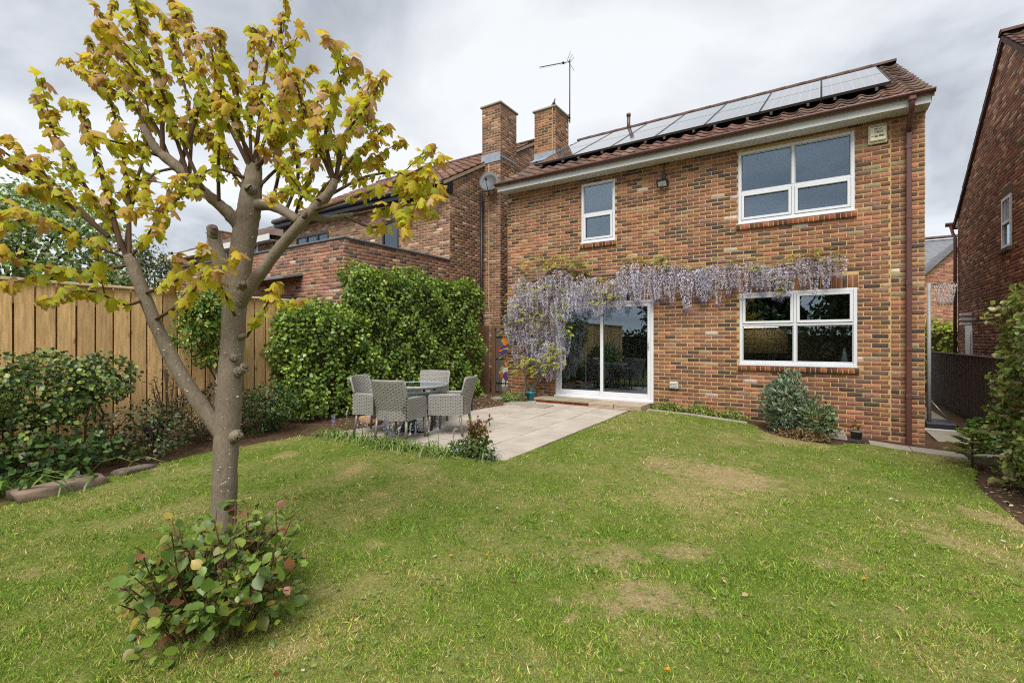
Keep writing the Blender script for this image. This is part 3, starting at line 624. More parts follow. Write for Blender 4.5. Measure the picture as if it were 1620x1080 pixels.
def patio_door():
    x0, x1, z0, z1 = W_DO; Y = YF; xm = (x0+x1)/2-.0
    m = MB(); o = .055
    m.bbox(x0, x0+o, Y-.015, Y+.09, z0, z1, .006).bbox(x1-o, x1, Y-.015, Y+.09, z0, z1, .006).bbox(x0+o, x1-o, Y-.015, Y+.09, z1-o, z1, .006).bbox(x0+o, x1-o, Y-.015, Y+.09, z0, z0+.045, .006)
    m.bbox(x0-.01, x1+.01, Y-.07, Y-.016, z0-.035, z0+.012, .006)
    d = m.build('patio_door', UPVC, house); d['label'] = 'white sliding patio door with two tall glass panels'
    for (a, b, yy, nm) in ((x0+o+.002, xm+.04, Y+.05, 0), (xm-.04, x1-o-.002, Y+.002, 1)):
        s = MB(); e = .072; c0, c1 = z0+.047, z1-o-.002
        s.bbox(a, a+e, yy, yy+.042, c0, c1, .005).bbox(b-e, b, yy, yy+.042, c0, c1, .005).bbox(a+e, b-e, yy, yy+.042, c0, c0+e+.02, .005).bbox(a+e, b-e, yy, yy+.042, c1-e, c1, .005)
        s.build('sliding_frame', UPVC, d)
        MB().box(a+e-.003, b-e+.003, yy+.018, yy+.024, c0+e+.017, c1-e+.003).build('pane', GLASS, d)
        gk = MB()
        for p in ((a+e, a+e+.008, c0+e+.02, c1-e), (b-e-.008, b-e, c0+e+.02, c1-e)): gk.box(p[0], p[1], yy+.012, yy+.017, p[2], p[3])
        gk.build('gasket', BLACK, d)
    h = MB(); hx = x1-o-.045; h.tube([(hx, Y, -.12), (hx, Y-.045, -.12), (hx, Y-.045, .08), (hx, Y, .08)], .011, 8); h.bbox(hx-.02, hx+.02, Y-.006, Y+.002, -.17, .12, .003); h.build('handle', UPVC, d)
patio_door()
# ------------------------------------------------------------------ things fixed to the house
def solar(i, xa, xb):
    y0, y1 = 10.34, 13.12; z = lambda y: RZ0+RSL*(y-RY0)+.115; L_ = math.hypot(1, RSL); nn = np.array([0, -RSL/L_, 1/L_])
    t = thing('solar_panel', ['dark solar panel at the right end of the roof row, by the bare tiles', 'solar panel second from the right end of the roof row', 'solar panel third from the right end of the roof row', 'solar panel in the middle of the row of seven on the roof', 'solar panel third from the chimney end of the roof row', 'solar panel second from the chimney end of the roof row', 'solar panel nearest the chimney on the tiled roof'][i], 'solar panel', (xa, y0, z(y0)), 'solar panels on the tiled roof')
    def slab(x0, x1, ya, yb, d0, d1):
        P = [np.array((x, y, z(y)))+nn*d for d in (d0, d1) for (x, y) in ((x0, ya), (x1, ya), (x1, yb), (x0, yb))]
        return P, [(0, 3, 2, 1), (4, 5, 6, 7), (0, 1, 5, 4), (1, 2, 6, 5), (2, 3, 7, 6), (3, 0, 4, 7)]
    f = MB(); w_ = .014
    for a in ((xa, xa+w_, y0, y1), (xb-w_, xb, y0, y1), (xa+w_, xb-w_, y0, y0+w_), (xa+w_, xb-w_, y1-w_, y1)): f.add(*slab(*a, 0, .045))
    f.build('panel_frame', mat('panel_frame', lin(70, 68, 66), rough=.45, metal=.3, var=.2, scale=6), t)
    c = MB(); ym = (y0+y1)/2
    for a in ((xa+w_, xb-w_, y0+w_, ym-.022), (xa+w_, xb-w_, ym+.022, y1-w_)): c.add(*slab(*a, .02, .038))
    c.build('cell_sheet', SOLAR, t)
    c = MB(); c.add(*slab(xa+w_, xb-w_, ym-.0215, ym+.0215, .02, .036)); c.build('middle_strip', BLACK, t)
    k = MB()
    for x in (xa+.2, xb-.2):
        k.add(*slab(x-.02, x+.02, y0-.05, y1+.02, -.05, -.008))
    k.build('rail', GREYMET, t)
def solar_mat():
    m = mat('solar_cell', (.03, .035, .05), rough=.12, var=.2, scale=3, spec=.6, coat=.6); nt = m.node_tree; nd = nt.nodes; L = nt.links.new
    b = nd['Principled BSDF']; b.inputs['Coat Roughness'].default_value = .03
    tc = nd.new('ShaderNodeTexCoord'); sp = nd.new('ShaderNodeSeparateXYZ'); L(tc.outputs['Object'], sp.inputs[0])
    fr = []
    for ax, s in ((0, 6.2), (1, 7.0)):
        a = nd.new('ShaderNodeMath'); a.operation = 'MULTIPLY'; a.inputs[1].default_value = s; L(sp.outputs[ax], a.inputs[0])
        f = nd.new('ShaderNodeMath'); f.operation = 'FRACT'; L(a.outputs[0], f.inputs[0])
        g = nd.new('ShaderNodeMath'); g.operation = 'LESS_THAN'; g.inputs[1].default_value = .05; L(f.outputs[0], g.inputs[0]); fr.append(g.outputs[0])
    mx = nd.new('ShaderNodeMath'); mx.operation = 'MAXIMUM'; L(fr[0], mx.inputs[0]); L(fr[1], mx.inputs[1])
    c = nd.new('ShaderNodeMixRGB'); c.inputs[1].default_value = (.035, .04, .055, 1); c.inputs[2].default_value = (.30, .31, .33, 1); L(mx.outputs[0], c.inputs[0]); L(c.outputs[0], b.inputs['Base Color'])
    return m
SOLAR = solar_mat()
xs_ = np.linspace(1.0, -6.05, 8)
for i in range(7): solar(i, xs_[i+1]+.005, xs_[i]-.005)
def text_mesh(txt, size, loc, name, m_, parent, shear=0, al='CENTER'):
    cu = bpy.data.curves.new(name, 'FONT'); cu.body = txt; cu.size = size; cu.align_x = al; cu.shear = shear; cu.extrude = .0008; cu.offset = size*.012
    ob = bpy.data.objects.new(name, cu); C.objects.link(ob); dg = bpy.context.evaluated_depsgraph_get(); me = bpy.data.meshes.new_from_object(ob.evaluated_get(dg))
    bpy.data.objects.remove(ob); me.transform(Matrix.Rotation(PI/2, 4, 'X')); me.materials.clear()
    return link(name, me, m_, parent, np.array(loc)-org(parent))
def alarm():
    x, z = .765, 3.39; Y = YF
    t = thing('alarm_box', 'cream burglar alarm box with black lettering high on the brick wall', 'alarm box', (x, Y, z-.16))
    m = MB(); m.bbox(x-.125, x+.125, Y-.04, Y-.008, z-.16, z+.155, .012); m.build('back_plate', mat('cream_plastic', lin(214, 206, 168), rough=.5, var=.12, scale=5), t)
    m = MB(); m.bbox(x-.108, x+.112, Y-.075, Y-.041, z-.125, z+.145, .014); m.build('cover', mat('cream_cover', lin(226, 220, 186), rough=.45, var=.06, scale=5), t)
    for txt, s, zz, sh in (('WINDSOR', .045, .098, .15), ('alarms', .04, .058, .1)):
        text_mesh(txt, s, (x+.002, Y-.0765, z+zz), 'lettering', BLACK, t, sh)
    for (a, b, c, d) in ((-.04, .075, .028, .036), (-.035, .07, .012, .020), (-.04, .075, -.004, .004), (-.085, -.045, -.050, -.042), (-.04, .0, -.068, -.036), (.012, .085, -.064, -.032)): MB().box(x+a, x+b, Y-.0765, Y-.0755, z+c, z+d).build('small_print', mat('faded_print', lin(96, 94, 84), rough=.6), t)
alarm()
def floodlight():
    x, z = -2.72, 3.19; Y = YF
    t = thing('floodlight', 'small black floodlight hanging under the eaves on the brick wall', 'floodlight', (x, Y, z))
    m = MB(); m.tube([(x+.03, Y-.02, 3.62), (x+.03, Y-.02, 3.36)], .012, 8); m.build('cable_conduit', GUTTER, t)
    m = MB(); m.bbox(x-.01, x+.07, Y-.05, Y-.01, 3.30, 3.40, .01); m.tube([(x+.03, Y-.03, 3.3), (x+.03, Y-.07, 3.24)], .012, 8); m.build('junction', BLACK, t)
    a = math.radians(38); c, s = math.cos(a), math.sin(a)
    def tilt(p): 
        u, v, w_ = p; return (x+.03+u, Y-.13-(v*c-w_*s*-1)*1.0 if False else Y-.12-v*c+w_*s, 3.185-v*s-w_*c)
    def bx(u0, u1, v0, v1, w0, w1, nm, mt):
        V = [tilt(p) for p in ((u0, v0, w0), (u1, v0, w0), (u1, v1, w0), (u0, v1, w0), (u0, v0, w1), (u1, v0, w1), (u1, v1, w1), (u0, v1, w1))]
        q = MB(); q.add(V, [(0, 3, 2, 1), (4, 5, 6, 7), (0, 1, 5, 4), (1, 2, 6, 5), (2, 3, 7, 6), (3, 0, 4, 7)]); return q.build(nm, mt, t)
    bx(-.11, .11, -.03, .03, -.075, .075, 'body', BLACK); bx(-.082, .082, .031, .034, -.05, .05, 'lens', mat('lens_glass', lin(190, 190, 175), rough=.2, var=.1))
    q = MB(); q.tube([(x-.09, Y-.11, 3.19), (x-.09, Y-.06, 3.24), (x+.15, Y-.06, 3.24), (x+.15, Y-.11, 3.19)], .008, 6); q.build('yoke', BLACK, t)
    q = MB(); q.ball((x+.03, Y-.2, 3.08), .035, 6); q.tube([(x+.03, Y-.15, 3.13), (x+.03, Y-.2, 3.08)], .012, 6); q.build('sensor', BLACK, t)
floodlight()
def vent_cover():
    x, z, Y = -2.484, -.88, YF
    t = thing('wall_vent', 'small pale grey plastic box on the brick wall beside the patio door', 'vent', (x, Y, z-.08))
    MB().bbox(x-.085, x+.085, Y-.07, Y-.009, z-.07, z+.075, .012).build('cover', mat('pale_grey_plastic', lin(186, 188, 180), rough=.5, var=.06), t)
    m = MB(); [m.bbox(x-.07, x+.07, Y-.082, Y-.071, z-.05+k*.028, z-.034+k*.028, .003) for k in range(4)]; m.build('louvre', mat('pale_grey_plastic'), t)
vent_cover()
def aerial():
    x, y = -6.20, 12.72; zt = 8.05
    top = onD(900, 97, 13.6); x, y, zt = -6.15, 12.55, 0
    dd = float(np.dot((x, y, 0), FW)); zt = (540.5-95)/FPX*dd; zb = (540.5-195)/FPX*dd
    t = thing('television_aerial', 'thin television aerial on a tall mast clamped to the chimney', 'aerial', (x, y, zb))
    m = MB(); m.tube([(x, y, zb), (x, y, zt)], .018, 8); m.build('mast', DARKMET, t)
    [MB().tube([(x, y, zb+dz), (x-.12, y, zb+dz)], .014, 6).build('clamp', DARKMET, t) for dz in (.08, .24)]
    d = nrm(np.array([-.92, -.12, .05])); p0 = np.array((x, y, zt-.06)); b = MB(); b.tube([p0, p0+d*.95+np.array([0, 0, .02])], .011, 6); b.build('boom', DARKMET, t)
    sd = np.cross(d, (0, 0, 1)); 
    for k in range(11):
        c = p0+d*(.16+k*.075); e = MB(); e.tube([c-sd*.09-np.array([0, 0, .02]), c+sd*.09+np.array([0, 0, .02])], .005, 5); e.build('element', DARKMET, t)
    r = MB()
    for s in (-1, 1):
        for q in (-.1, 0, .1): r.tube([p0+d*.04+sd*q, p0-d*.08+sd*q*1.6+np.array([0, 0, s*.2])], .006, 5)
    r.build('reflector', DARKMET, t); MB().bbox(*[v for a, b_ in zip(p0+d*.2-.03, p0+d*.2+.03) for v in (a, b_)], .008).build('dipole_box', BLACK, t)
    q = MB(); cx, cy = -6.565, 12.2; zz = 6.7; q.tube([(cx, cy, zz), (cx, cy, zz+.06), (cx+.08, cy, zz+.18), (cx+.12, cy, zz+.3)], [.03, .05, .03, .012], 8); q.ball((cx+.08, cy, zz+.16), .05, 5)
    c = thing('chimney_cowl', 'small dark metal cowl spike on the pot of the right chimney', 'cowl', (cx, cy, zz)); q.build('cowl', DARKMET, c)
    k = MB(); pts = [(-6.3, 11.775, 6.6), (-6.31, 11.77, 6.3), (-6.3, 11.775, 5.4), (-6.28, 11.77, 5.2)]; k.tube(pts, .009, 5); a = thing('aerial_cable', 'pale aerial cable running down the front of the right chimney', 'cable', (-6.3, 11.77, 5.2)); k.build('cable', mat('beige_cable', lin(190, 160, 120), rough=.6), a)
aerial()
# ================================================================== NEIGHBOUR TO THE LEFT
XN = -8.42; YN = 9.86; NZ0, NSL = 4.42, .565; NYR = 14.3
nh = thing('neighbour_house', 'old brick neighbouring house with flat-roofed rear extension beyond the fence and hedge', 'house', (XN, YN, -1.4))
def make_neighbour():
    xl = -16.2; top = lambda y: min(NZ0+NSL*(y-YN), NZ0+NSL*(2*NYR-YN-y))-.05
    w1 = (-11.05, -10.35, 2.35, 3.62); w2 = (-15.4, -13.6, 2.5, 3.62); w3 = (-12.9, -12.1, 2.5, 3.6)
    m = MB(); holed(m, (0, YN, 0), (1, 0, 0), (0, -1, 0), xl, XN-.004, -1.6, 4.3, [w1, w2], .12); wl = m.build('wall', MORTAR2, nh)
    lay(wl, brick_rects(xl, XN, 1.9, 4.3, [w1, w2]), (0, YN, 0), (1, 0, 0), (0, -1, 0), PAL_OLD, 60, 'old_front')
    g = MB(); YBk = 2*NYR-YN; g.prism([(XN, YN+.003, -1.6), (XN, YBk, -1.6), (XN, YBk, top(YBk)), (XN, NYR, top(NYR)), (XN, YN+.003, top(YN))], (-.12, 0, 0)); gw = g.build('gable_wall', MORTAR2, nh)
    lay(gw, brick_rects(YN, YBk, -1.6, 7.0, (), top), (XN, 0, 0), (0, 1, 0), (1, 0, 0), PAL_OLD, 60, 'old_side')
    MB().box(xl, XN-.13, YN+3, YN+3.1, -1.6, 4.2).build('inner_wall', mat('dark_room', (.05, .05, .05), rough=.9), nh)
    dark = mat('anthracite_frame', lin(46, 50, 58), rough=.4, var=.05)
    for (a, b, c, d), n in ((w1, 1), (w2, 3)):
        f = MB(); y0, y1 = YN-.02, YN+.06; o = .06
        f.bbox(a, a+o, y0, y1, c, d, .006).bbox(b-o, b, y0, y1, c, d, .006).bbox(a+o, b-o, y0, y1, d-o, d, .006).bbox(a+o, b-o, y0, y1, c, c+o, .006)
        for k in range(1, n): q = a+(b-a)*k/n; f.bbox(q-.035, q+.035, y0, y1, c+o, d-o, .006)
        fo = f.build('window', dark, nh); MB().box(a+o, b-o, YN+.02, YN+.026, c+o, d-o).build('pane', GLASS, fo)
        if n == 1: MB().box(a+o, a+.3, YN+.08, YN+.11, c+o, d-o).build('curtain', mat('pale_curtain', lin(196, 196, 188), rough=.9), fo)
        else: MB().box(a+o, b-o, YN+.3, YN+.33, c+o, d-o).build('blind', mat('grey_blind', lin(150, 156, 152), rough=.9), fo)
    r = MB(); ex0, ex1 = xl-.1, XN+.05; e = YN-.32; ez = NZ0-NSL*.32
    r.prism([(ex0, e, ez-.04), (ex0, NYR, NZ0+NSL*(NYR-YN)-.04), (ex0, 2*NYR-e, ez-.04), (ex0, 2*NYR-e, ez-.12), (ex0, NYR, NZ0+NSL*(NYR-YN)-.15), (ex0, e, ez-.12)], (ex1-ex0, 0, 0))
    rf = r.build('roof', MATS['roof_felt'], nh)
    pal = [(112, 82, 70), (120, 90, 76), (100, 75, 65), (130, 100, 84)]
    tile_roof(rf, ex0, ex1, e-.03, ez-.02, NYR, NSL, single=lambda i, j, nu, nv: i >= nu-6, pal=pal); tile_roof(rf, ex0, ex1, 2*NYR-e+.03, ez-.02, NYR, NSL, pal=pal, facing=-1)
    rd = MB(); half_round(rd, (ex0, NYR, NZ0+NSL*(NYR-YN)), (ex1, NYR, NZ0+NSL*(NYR-YN)), .12); rd.build('ridge_tile', MATS['ridge_clay'], rf)
    vg = MB(); vg.prism([(ex1-.03, e, ez-.10), (ex1-.03, NYR, NZ0+NSL*(NYR-YN)-.10), (ex1-.03, NYR, NZ0+NSL*(NYR-YN)-.01), (ex1-.03, e, ez-.01)], (.05, 0, 0)); vg.build('verge', MATS['verge_mortar'], rf)
    black = mat('black_fascia', (.012, .013, .016), rough=.35, var=.1)
    f = MB(); f.box(xl, XN+.04, e-.02, e+.02, ez-.24, ez-.02); f.box(xl, XN+.04, e+.021, YN-.012, ez-.24, ez-.22); f.build('fascia', black, nh)
    gu = MB(); gu.tube([(xl, e-.07, ez-.06), (XN+.08, e-.07, ez-.06)], .06, 10); gu.build('gutter', black, nh)
    bx = MB(); bx.prism([(XN-.02, e+.022, ez-.218), (XN-.02, YN+.1, ez-.218), (XN-.02, YN+.1, ez+.16), (XN-.02, e+.022, ez-.02)], (.055, 0, 0)); bx.build('box_end', black, nh)
    # chimney and breast on the gable
    breast(nh, XN+.002, -7.81, 11.39, 12.24, -1.6, 5.2, PAL_OLD, MORTAR2)
    c = chimney(nh, -8.45, -7.80, 11.38, 12.25, 5.2, 6.98, PAL_OLD, MORTAR2)
    l = MB(); l.box(-8.47, -7.79, 11.362, 11.377, 5.24, 5.50); l.box(-7.797, -7.786, 11.38, 12.2, 5.36, 5.42); l.build('lead_flashing', LEAD, c)
    pi = MB(); pi.tube([(XN+.06, 11.22, -1.4), (XN+.06, 11.22, 4.35)], .038, 10); pi.build('downpipe', BLACK, nh)
    ca = MB(); ca.tube([(-8.2, 11.375, 5.2), (-8.2, 11.375, 4.4), (-8.21, 11.375, 1.0), (-8.0, 11.375, .3)], .012, 6); ca.build('cable', mat('beige_cable', lin(190, 160, 120), rough=.6), nh)
    # flat-roofed extension
    YE = 6.48; ZE = 2.19; xe = -16.0
    door = (-11.9, -9.75, -1.2, 1.03)
    m = MB(); holed(m, (0, YE, 0), (1, 0, 0), (0, -1, 0), xe, XN+.0, -1.6, ZE-.02, [door], .14); ew = m.build('extension_wall', MORTAR2, nh)
    lay(ew, brick_rects(xe, XN+.005, -1.6+.315, ZE-.02, [door], ph=1), (0, YE, 0), (1, 0, 0), (0, -1, 0), PAL_EXT, 120, 'ext_front')
    m = MB(); m.box(XN-.12, XN+.001, YE+.003, YN-.002, -1.6, ZE-.02); es = m.build('extension_side_wall', MORTAR2, nh)
    lay(es, brick_rects(YE, YN, -1.6+.315, ZE-.02), (XN+.003, 0, 0), (0, 1, 0), (1, 0, 0), PAL_EXT, 150, 'ext_side')
    MB().box(xe, XN-.13, YE+.15, YN-.01, ZE-.35, ZE-.3).build('flat_roof', SLATE, nh)
    c = MB(); c.bbox(xe, XN+.04, YE-.04, YE+.17, ZE-.018, ZE+.022, .006); c.bbox(XN-.16, XN+.045, YE+.172, YN-.004, ZE-.018, ZE+.022, .006); c.build('coping', mat('grey_coping', lin(96, 100, 108), rough=.5, var=.12), nh)
    f = MB(); a, b, z0, z1 = door; o = .09
    f.bbox(a, a+o, YE-.01, YE+.09, z0, z1, .006).bbox(b-o, b, YE-.01, YE+.09, z0, z1, .006).bbox(a+o, b-o, YE-.01, YE+.09, z1-.14, z1, .006)
    for q in (.33, .66): xq = a+(b-a)*q; f.bbox(xq-.05, xq+.05, YE-.008, YE+.09, z0, z1-.14, .006)
    fd = f.build('glazed_door', dark, nh); MB().box(a+o, b-o, YE+.04, YE+.046, z0, z1-.14).build('pane', GLASS, fd)
    MB().box(a+o, b-o, YE-.03, YE-.011, z1-.25, z1-.16).build('sash', UPVC, fd)
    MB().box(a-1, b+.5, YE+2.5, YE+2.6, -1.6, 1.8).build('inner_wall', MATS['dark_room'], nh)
    k = MB(); k.prism([(-11.9, YE-.5, 1.38), (-11.9, YE-.008, 1.5), (-11.9, YE-.008, 1.55), (-11.9, YE-.5, 1.43)], (2.05, 0, 0)); k.build('canopy', mat('canopy_zinc', lin(130, 134, 140), rough=.45, metal=.4, var=.1), nh)
make_neighbour()
def dish():
    p = np.array((-7.75, 11.2, 4.36)); q = onD(773, 288, float(p@FW)); p = q
    t = thing('satellite_dish', 'grey round satellite dish on the neighbouring chimney wall', 'satellite dish', tuple(p))
    ax = nrm(np.array([.35, -.9, .25])); u = nrm(np.cross(ax, (0, 0, 1))); v = np.cross(u, ax); m = MB(); V = []; n = 20
    for r, d in ((0.001, -.05), (.1, -.043), (.2, -.02), (.29, .02), (.295, .012), (.2, -.03), (.1, -.052), (.001, -.06)):
        for k in range(n): a = 2*PI*k/n; V.append(p+ax*d+u*r*math.cos(a)+v*r*math.sin(a)*1.05)
    m.add(V, [(i*n+k, i*n+(k+1) % n, (i+1)*n+(k+1) % n, (i+1)*n+k) for i in range(7) for k in range(n)], True); m.build('reflector', mat('dish_grey', lin(62, 65, 68), rough=.5, var=.1), t)
    m = MB(); lnb = p+ax*.3-v*.1; m.tube([p-v*.28+ax*.01, lnb-v*.05], .01, 6); m.build('arm', DARKMET, t); m = MB(); m.tube([lnb-ax*.06, lnb+ax*.06], .028, 8); m.build('receiver', DARKMET, t)
    m = MB(); m.tube([p-ax*.05, p-ax*.12, p-ax*.12-v*.35, p-ax*.02-v*.4+np.array([-.1, .15, 0])], .018, 6); m.build('bracket', DARKMET, t)
dish()
# ================================================================== NEIGHBOUR TO THE RIGHT
def make_right():
    X = 3.2; ye = 18.0; yr = 13.9; y0 = 2*yr-ye; ze = 3.5; sl = .70; zr = ze+sl*(ye-yr)
    t = thing('neighbour_house', 'tall brick gable of the house at the right edge beyond the dark fence', 'house', (X, yr, -1.7))
    top = lambda y: min(ze+sl*(ye-y), ze+sl*(y-y0))-.03
    win = (13.46, 14.05, 1.92, 2.98); dr = (16.42, 17.1, -1.7, .43)
    m = MB()
    us = [y0, dr[0], dr[1], ye]
    P = lambda y, z: (X, y, z)
    m.add([P(y0, -1.7), P(win[0], -1.7), P(win[0], top(win[0])), P(y0, top(y0))], [(0, 1, 2, 3)])
    m.add([P(win[0], -1.7), P(win[1], -1.7), P(win[1], win[2]), P(win[0], win[2])], [(0, 1, 2, 3)])
    m.add([P(win[0], win[3]), P(win[1], win[3]), P(win[1], top(win[1])), P(yr, top(yr)), P(win[0], top(win[0]))], [(0, 1, 2, 3, 4)])
    m.add([P(win[1], -1.7), P(dr[0], -1.7), P(dr[0], top(dr[0])), P(win[1], top(win[1]))], [(0, 1, 2, 3)])
    m.add([P(dr[0], dr[3]), P(dr[1], dr[3]), P(dr[1], top(dr[1])), P(dr[0], top(dr[0]))], [(0, 1, 2, 3)])
    m.add([P(dr[1], -1.7), P(ye, -1.7), P(ye, top(ye)), P(dr[1], top(dr[1]))], [(0, 1, 2, 3)])
    m.box(X+.02, X+7, y0, y0+.1, -1.7, ze); m.box(X+.02, X+7, ye-.1, ye, -1.7, ze); m.box(X+.4, X+.5, y0+.2, ye-.2, -1.7, ze)
    wl = m.build('gable_wall', MORTAR2, t)
    pal = ([(180, 128, 101), (165, 116, 93), (148, 105, 86), (126, 97, 84), (206, 172, 140)], [.26, .26, .2, .16, .12])
    lay(wl, brick_rects(y0, ye, -1.7, zr, [win, dr], top), (X, 0, 0), (0, 1, 0), (-1, 0, 0), pal)
    f = MB(); a, b, c, d = win
    f.bbox(X-.03, X+.05, a, a+.06, c, d, .005).bbox(X-.03, X+.05, b-.06, b, c, d, .005).bbox(X-.03, X+.05, a+.06, b-.06, c, c+.07, .005).bbox(X-.03, X+.05, a+.06, b-.06, d-.07, d, .005).bbox(X-.03, X+.05, a+.06, b-.06, (c+d)/2-.03, (c+d)/2+.03, .005)
    for q in (1, 2): yy = a+(b-a)*q/3; f.bbox(X-.02, X+.03, yy-.012, yy+.012, (c+d)/2+.03, d-.07, .003)
    w_ = f.build('window', UPVC, t); MB().box(X+.01, X+.016, a+.05, b-.05, c+.05, d-.05).build('pane', GLASS, w_); MB().bbox(X-.08, X+.02, a-.05, b+.05, c-.09, c-.002, .01).build('sill', mat('sandstone', lin(120, 106, 84), rough=.9, var=.2), w_)
    MB().bbox(X-.016, X+.02, a-.02, b+.02, d+.002, d+.22, .006).build('lintel', mat('sandstone'), w_)
    f = MB(); f.bbox(X-.02, X+.03, dr[0], dr[1], dr[2], dr[3], .01); do = f.build('door', UPVC, t)
    for (p, q) in ((.1, .9), (1.0, 1.9)): MB().bbox(X-.032, X-.021, dr[0]+.12, dr[1]-.12, dr[2]+p, dr[2]+q, .004).build('door_panel', UPVC, do)
    MB().bbox(X-.014, X+.02, dr[0]-.1, dr[1]+.1, dr[3]+.002, dr[3]+.3, .006).build('lintel', mat('sandstone'), do)
    l = MB(); l.tube([(X-.01, 16.1, .55), (X-.2, 16.1, .55)], .015, 6); [l.bbox(X-.3, X-.1, 16.0, 16.2, .4+k*.12, .46+k*.12, .01) for k in range(3)]; l.build('wall_lamp', UPVC, t)
    r = MB(); e0, e1 = X-.06, X+7; 
    r.prism([(e0, y0-.3, ze-sl*.3), (e0, yr, zr), (e0, ye+.3, ze-sl*.3), (e0, ye+.3, ze-sl*.3-.1), (e0, yr, zr-.12), (e0, y0-.3, ze-sl*.3-.1)], (e1-e0, 0, 0)); rf = r.build('roof', mat('dark_tile', lin(86, 62, 54), rough=.85, var=.25, scale=6), t)
    tile_roof(rf, e0, e0+2.4, y0-.3, ze-sl*.3, yr, sl, pal=[(96, 74, 65), (86, 66, 58)]); tile_roof(rf, e0, e0+2.4, ye+.3, ze-sl*.3, yr, sl, pal=[(96, 74, 65), (86, 66, 58)], facing=-1)
    q = MB(); half_round(q, (e0-.02, yr, zr+.02), (e0+6, yr, zr+.02), .13); q.build('ridge_tile', MATS['ridge_clay'], rf)
    f = MB(); f.prism([(X-.02, ye-.05, ze-.28), (X-.02, ye+.34, ze-.28), (X-.02, ye+.34, ze-.1), (X-.02, ye-.05, ze+.05)], (.3, 0, 0)); f.build('box_end', FASCIA, t)
    g = MB(); g.tube([(X-.2, ye+.4, ze-.14), (X+3, ye+.4, ze-.14)], .06, 8); g.tube([(X-.09, ye+.36, ze-.2), (X-.09, ye+.1, ze-.45), (X-.07, ye-.06, ze-.6), (X-.07, ye-.06, -1.7)], .04, 8); g.build('downpipe', GUTTER, t)
make_right()
def bg_house(label, x0, x1, y0, dep, zb, ze, sl, wins, pal_col, roof_col, fascia=True, chim=None, hip=False, ridge='x'):
    t = thing('house', label, 'house', ((x0+x1)/2, y0, zb)); m = MB()
    holes_ = [w_ for w_ in wins]; holed(m, (0, y0, 0), (1, 0, 0), (0, -1, 0), x0, x1, zb, ze, holes_, .1)
    m.box(x0, x1, y0+dep-.1, y0+dep, zb, ze); m.box(x0, x0+.1, y0+.101, y0+dep-.101, zb, ze); m.box(x1-.1, x1, y0+.101, y0+dep-.101, zb, ze)
    wl = m.build('wall', MORTAR2, t); lay(wl, brick_rects(x0, x1, max(zb, 0), ze, holes_), (0, y0, 0), (1, 0, 0), (0, -1, 0), PAL_OLD)
    ym = y0+dep/2; zr = ze+sl*dep/2; r = MB(); o = .3; zo = ze-sl*o
    hx = dep/2 if hip else 0
    r.add([(x0-o, y0-o, zo), (x1+o, y0-o, zo), (x1+o, y0+dep+o, zo), (x0-o, y0+dep+o, zo), (x0-.1+hx, ym, zr), (x1+.1-hx, ym, zr)], [(0, 1, 5, 4), (2, 3, 4, 5), (1, 2, 5), (3, 0, 4), (0, 3, 2, 1)])
    rf = r.build('roof', roof_col, t)
    n = int(math.hypot(dep/2+o, zr-zo)/.33); b = MB()
    for k in range(1, n):
        q = k/n; b.tube([(x0-o+(hx+o-.1)*q, y0-o+(dep/2+o)*q, zo+(zr-zo)*q), (x1+o-(hx+o-.1)*q, y0-o+(dep/2+o)*q, zo+(zr-zo)*q)], .028, 5)
    b.build('tile_courses', roof_col, rf, kind='stuff')
    if fascia: f = MB(); f.box(x0-o, x1+o, y0-o-.03, y0-o-.002, zo-.2, zo+.02); f.build('fascia', FASCIA, t); f = MB(); f.box(x0-o, x1+o, y0-o, y0-.01, zo-.2, zo-.18); f.build('soffit', FASCIA, t)
    for (a, b_, c, d) in wins:
        f = MB(); f.bbox(a, a+.08, y0-.02, y0+.05, c, d, .005).bbox(b_-.08, b_, y0-.02, y0+.05, c, d, .005).bbox(a+.08, b_-.08, y0-.02, y0+.05, c, c+.08, .005).bbox(a+.08, b_-.08, y0-.02, y0+.05, d-.08, d, .005)
        for q in (1, 2): xx = a+(b_-a)*q/3; f.bbox(xx-.025, xx+.025, y0-.01, y0+.04, c+.08, d-.08, .004)
        w_ = f.build('window', UPVC, t); MB().box(a+.08, b_-.08, y0+.02, y0+.026, c+.08, d-.08).build('pane', GLASS, w_)
    if chim:
        cx, cy, cw, ct = chim; chimney(t, cx-cw/2, cx+cw/2, cy-.45, cy+.45, ze, ct, PAL_OLD, MORTAR2)
    return t
DT = mat('brown_roof', lin(104, 86, 76), rough=.85, var=.25, scale=5)
bg_house('brick house with brown hipped roof and small white windows seen left of the tree fork', -25.6, -16.9, 9.9, 8, -1.4, 4.0, .5, [(-21.3, -20.2, 2.55, 3.75), (-18.8, -17.9, 2.6, 3.8)], None, DT, hip=True, chim=(-27.2, 13, 1.1, 5.9))
bg_house('low far house with brown roof behind the fence beside the white-flowering tree', -44, -33, 12, 8, -1.4, 2.6, .42, [(-36.5, -35.3, 1.3, 2.3)], None, DT, hip=True)
